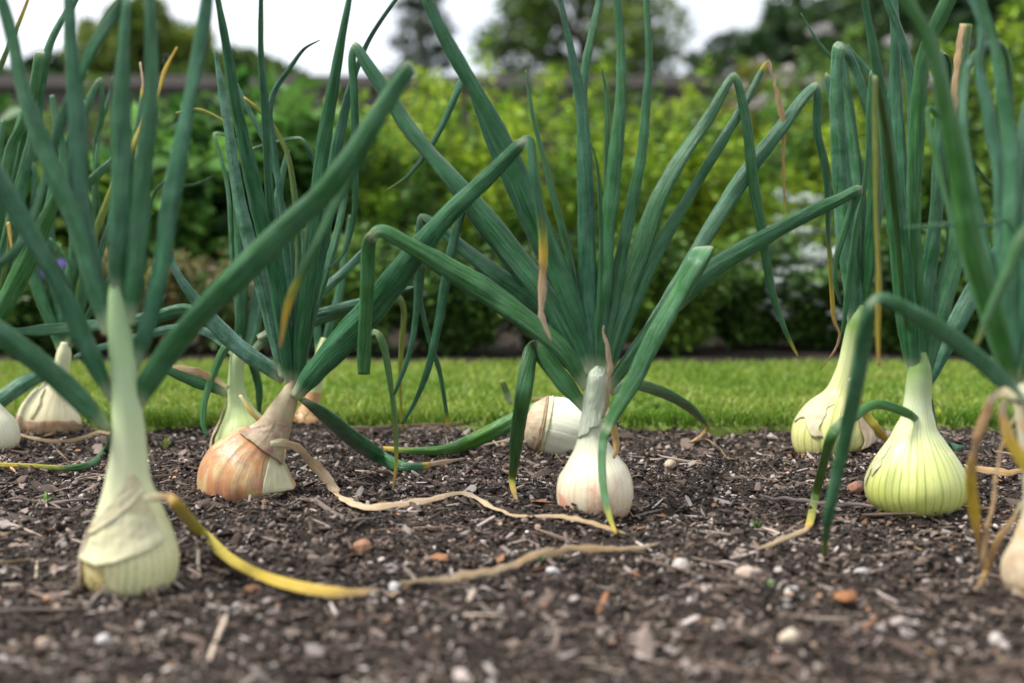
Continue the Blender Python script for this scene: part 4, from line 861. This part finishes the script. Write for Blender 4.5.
# ---- trees
MBK = tint_mat('bark', .9, bscale=40)
def tree(px, D, top, wpx, pal, label, name='tree', seed=0, nclump=60, per=190, size=.16, trunk_r=.16, shape=1., clear=.25, low_px=110, airy=1.):
    r = np.random.RandomState(seed); x0 = (px-512)/F*D; h = (215-top)/F*D+H; w = wpx/F*D
    root = thing(name, label, 'tree', (x0, D, 0), 'trees beyond the wall')
    z0 = h*clear; C = []; O = []; paths = []
    paths.append((np.array([[0, 0, -.05], [r.normal(0, .05), 0, h*.3], [r.normal(0, .1), r.normal(0, .1), h*.6], [0, 0, h*.88]]), trunk_r, trunk_r*.2))
    for k in range(nclump):
        a = r.uniform(0, 6.28); u = r.uniform(0, 1); zc = z0+(h-z0)*u
        rad = w*.5*(max(0, 1-abs(2*u-.75)**2.2/1.7))**.5 if shape == 1 else w*.5*(1-u)**.8+.05*w
        q = rad*math.sqrt(r.uniform(.15, 1)); cx, cy = math.cos(a)*q, math.sin(a)*q
        cs = w*r.uniform(.07, .13)*airy
        m = int(per*r.uniform(.5, 1.3)); o = r.normal(0, 1, (m, 3)); o /= np.linalg.norm(o, axis=1)[:, None]
        fl = np.array([1, 1, .62 if shape == 1 else .22])
        C.append(np.array([cx, cy, zc])+o*fl*cs*(r.uniform(.2, 1, (m, 1))**.5)); O.append(o)
        zb = max(h*.2, zc-w*.3*r.uniform(.3, 1))
        if k % 3 == 0: paths.append((np.array([[0, 0, zb], [cx*.5, cy*.5, (zb+zc)/2+.05*h], [cx, cy, zc]]), trunk_r*.3, trunk_r*.06))
    C = np.concatenate(C); O = np.concatenate(O); V, Q = leaves(C, O, size, r, .6)
    pal = np.array(pal); n = len(C); cl = np.clip(vnoise(C[:, 0]*2.2, C[:, 2]*2.2+C[:, 1], seed)*len(pal)+r.normal(0, .5, n), 0, len(pal)-1).astype(int)
    c = pal[cl]*r.uniform(.75, 1.25, (n, 1)); loc = np.array([x0, D, 0])
    mesh('crown', V+loc, Q, MF, root, col=np.repeat(c, 4, 0), smooth=False)
    SV, SF = tubes(paths, 7); mesh('trunk', SV+loc, SF, MBK, root, col=np.tile((.07, .055, .045), (len(SV), 1)))
    return root
TG = [(.04, .08, .015), (.07, .14, .02), (.11, .19, .03), (.17, .25, .05)]
TD = [(.015, .04, .013), (.028, .07, .02), (.05, .11, .03), (.09, .16, .04)]
TY = [(.07, .12, .015), (.12, .19, .02), (.2, .26, .04)]
TB = [(.05, .08, .05), (.08, .11, .07), (.11, .15, .09)]
tree(580, 26, -28, 205, TG, 'large rounded broadleaf tree above the wall behind the centre onion fan', seed=11, nclump=110, per=170, size=.14)
tree(424, 40, -12, 110, TB, 'faint layered conifer against the sky left of the big rounded tree', 'conifer', seed=12, nclump=70, per=70, size=.17, shape=2, clear=.35)
tree(148, 22, 12, 150, TY, 'light green round tree above the wall at the left', seed=13, nclump=110, per=190, size=.13, clear=.3, airy=1.2)
tree(55, 24, 60, 90, TD, 'small dark tree low above the wall at the far left', seed=14, nclump=50, per=130, size=.12)
tree(-90, 26, 30, 170, TG, 'broadleaf tree beyond the left edge', seed=15, nclump=60, per=130, size=.14)
tree(745, 24, 35, 150, TD, 'dark tree sloping down to the wall right of the open sky', seed=16, nclump=80, per=150, size=.14)
tree(870, 17, -60, 210, TD, 'tall dark tree behind the right hand onion leaves', seed=17, nclump=130, per=190, size=.14)
tree(1000, 18, -80, 230, TG, 'mid green tree above the right edge onion', seed=18, nclump=120, per=190, size=.14)
tree(930, 12, -20, 200, TD, 'dark broad evergreen filling the gap behind the right hand leaves', seed=19, nclump=120, per=200, size=.10, clear=.05)
tree(1150, 16, -90, 260, TD, 'dark tree beyond the right edge', seed=20, nclump=90, per=150, size=.14)
# clipped hedges above the wall, at the left
def hedge(px0, px1, D, top, label, seed, pal, round_end=True):
    r = np.random.RandomState(seed); x0 = (px0-512)/F*D; x1 = (px1-512)/F*D; h = (215-top)/F*D+H; xc = (x0+x1)/2; root = thing('hedge', label, 'hedge', (xc, D, 0), 'hedges beyond the wall')
    n = 9000; u = r.uniform(0, 1, n); x = x0+(x1-x0)*u; e = np.minimum(u, 1-u)*2*abs(x1-x0)/2; hh = h*(1-.30*np.exp(-(e/.45))) + .04*vnoise(x*3, x*0, 2)
    y = r.uniform(-.6, .6, n); z = hh*(1-.25*(y/.6)**2)*(1-r.uniform(0, 1, n)**3*.9)
    C = np.stack([x, D+y, z], 1); O = np.stack([np.zeros(n), y, np.ones(n)*.5], 1); V, Q = leaves(C, O, .09, r, .6)
    pal = np.array(pal); c = pal[r.choice(len(pal), n)]*r.uniform(.7, 1.3, (n, 1)); mesh('foliage', V, Q, MF, root, col=np.repeat(c, 4, 0), smooth=False)
    # woody core holding the leaves up
    paths = [(np.array([[xx, D, -.05], [xx+.1, D+.1, h*.5], [xx, D, h*.8]]), .05, .01) for xx in np.linspace(x0+.2, x1-.2, 9)]
    SV, SF = tubes(paths); mesh('stem', SV, SF, MBK, root, col=np.tile((.06, .05, .04), (len(SV), 1)))
hedge(150, 335, 11.5, 46, 'clipped dark hedge with a rounded end showing over the wall at the left', 31, TD+TG)
hedge(-160, 150, 12.5, 72, 'lower hedge at the far left beyond the wall', 32, TD)
hedge(790, 1200, 10.2, 40, 'dark hedge behind the right hand planting', 33, TD)
# ================================================================== LIGHT, SKY, CAMERA
w = bpy.data.worlds.new('World'); S.world = w; w.use_nodes = True; nt = w.node_tree; nt.nodes.clear()
sky = nt.nodes.new('ShaderNodeTexSky'); sky.sky_type = 'NISHITA'; sky.sun_disc = False
EL, AZ = math.radians(52), math.radians(-60)    # sun high, to the left and a little in front of the camera
sky.sun_elevation = EL; sky.sun_rotation = AZ
tc = nt.nodes.new('ShaderNodeTexCoord'); mp = nt.nodes.new('ShaderNodeMapping'); mp.inputs['Scale'].default_value = (1, 1, 2.5); nt.links.new(tc.outputs['Generated'], mp.inputs[0])
ns = nt.nodes.new('ShaderNodeTexNoise'); ns.inputs['Scale'].default_value = 2.6; ns.inputs['Detail'].default_value = 6; nt.links.new(mp.outputs[0], ns.inputs['Vector'])
cr = nt.nodes.new('ShaderNodeValToRGB'); cr.color_ramp.elements[0].position = .3; cr.color_ramp.elements[0].color = (7.6, 8.1, 9.0, 1); cr.color_ramp.elements[1].position = .7; cr.color_ramp.elements[1].color = (10.5, 10.7, 11.2, 1)
nt.links.new(ns.outputs[0], cr.inputs[0])
mx = nt.nodes.new('ShaderNodeMix'); mx.data_type = 'RGBA'; mx.inputs[0].default_value = .88; nt.links.new(sky.outputs[0], mx.inputs[6]); nt.links.new(cr.outputs[0], mx.inputs[7])
bg = nt.nodes.new('ShaderNodeBackground'); bg.inputs[1].default_value = .08; nt.links.new(mx.outputs[2], bg.inputs[0])
wo = nt.nodes.new('ShaderNodeOutputWorld'); nt.links.new(bg.outputs[0], wo.inputs[0])
sd = bpy.data.lights.new('sun', 'SUN'); sd.energy = 3.4; sd.angle = math.radians(14); sd.color = (1, .96, .90)
so = bpy.data.objects.new('sun', sd); COL.objects.link(so)
dv = Vector((math.sin(AZ)*math.cos(EL), math.cos(AZ)*math.cos(EL)*-.2, math.sin(EL))); so.rotation_euler = dv.to_track_quat('Z', 'Y').to_euler()
sky.sun_rotation = math.atan2(dv.x, dv.y)
cd = bpy.data.cameras.new('camera'); cam = bpy.data.objects.new('camera', cd); COL.objects.link(cam); S.camera = cam
cam.location = (0, 0, H); cam.rotation_euler = (math.pi/2-TH, 0, 0)
cd.sensor_width = 36; cd.lens = F/1024*36; cd.clip_start = .05; cd.clip_end = 2000
cd.dof.use_dof = True; cd.dof.focus_distance = 1.76; cd.dof.aperture_fstop = 2.9; cd.dof.aperture_blades = 9
S.view_settings.view_transform = 'Standard'; S.view_settings.look = 'None'; S.view_settings.gamma = 1; S.view_settings.use_curve_mapping = False
S.view_settings.exposure = .85
S.cycles.use_denoising = True; S.cycles.max_bounces = 6
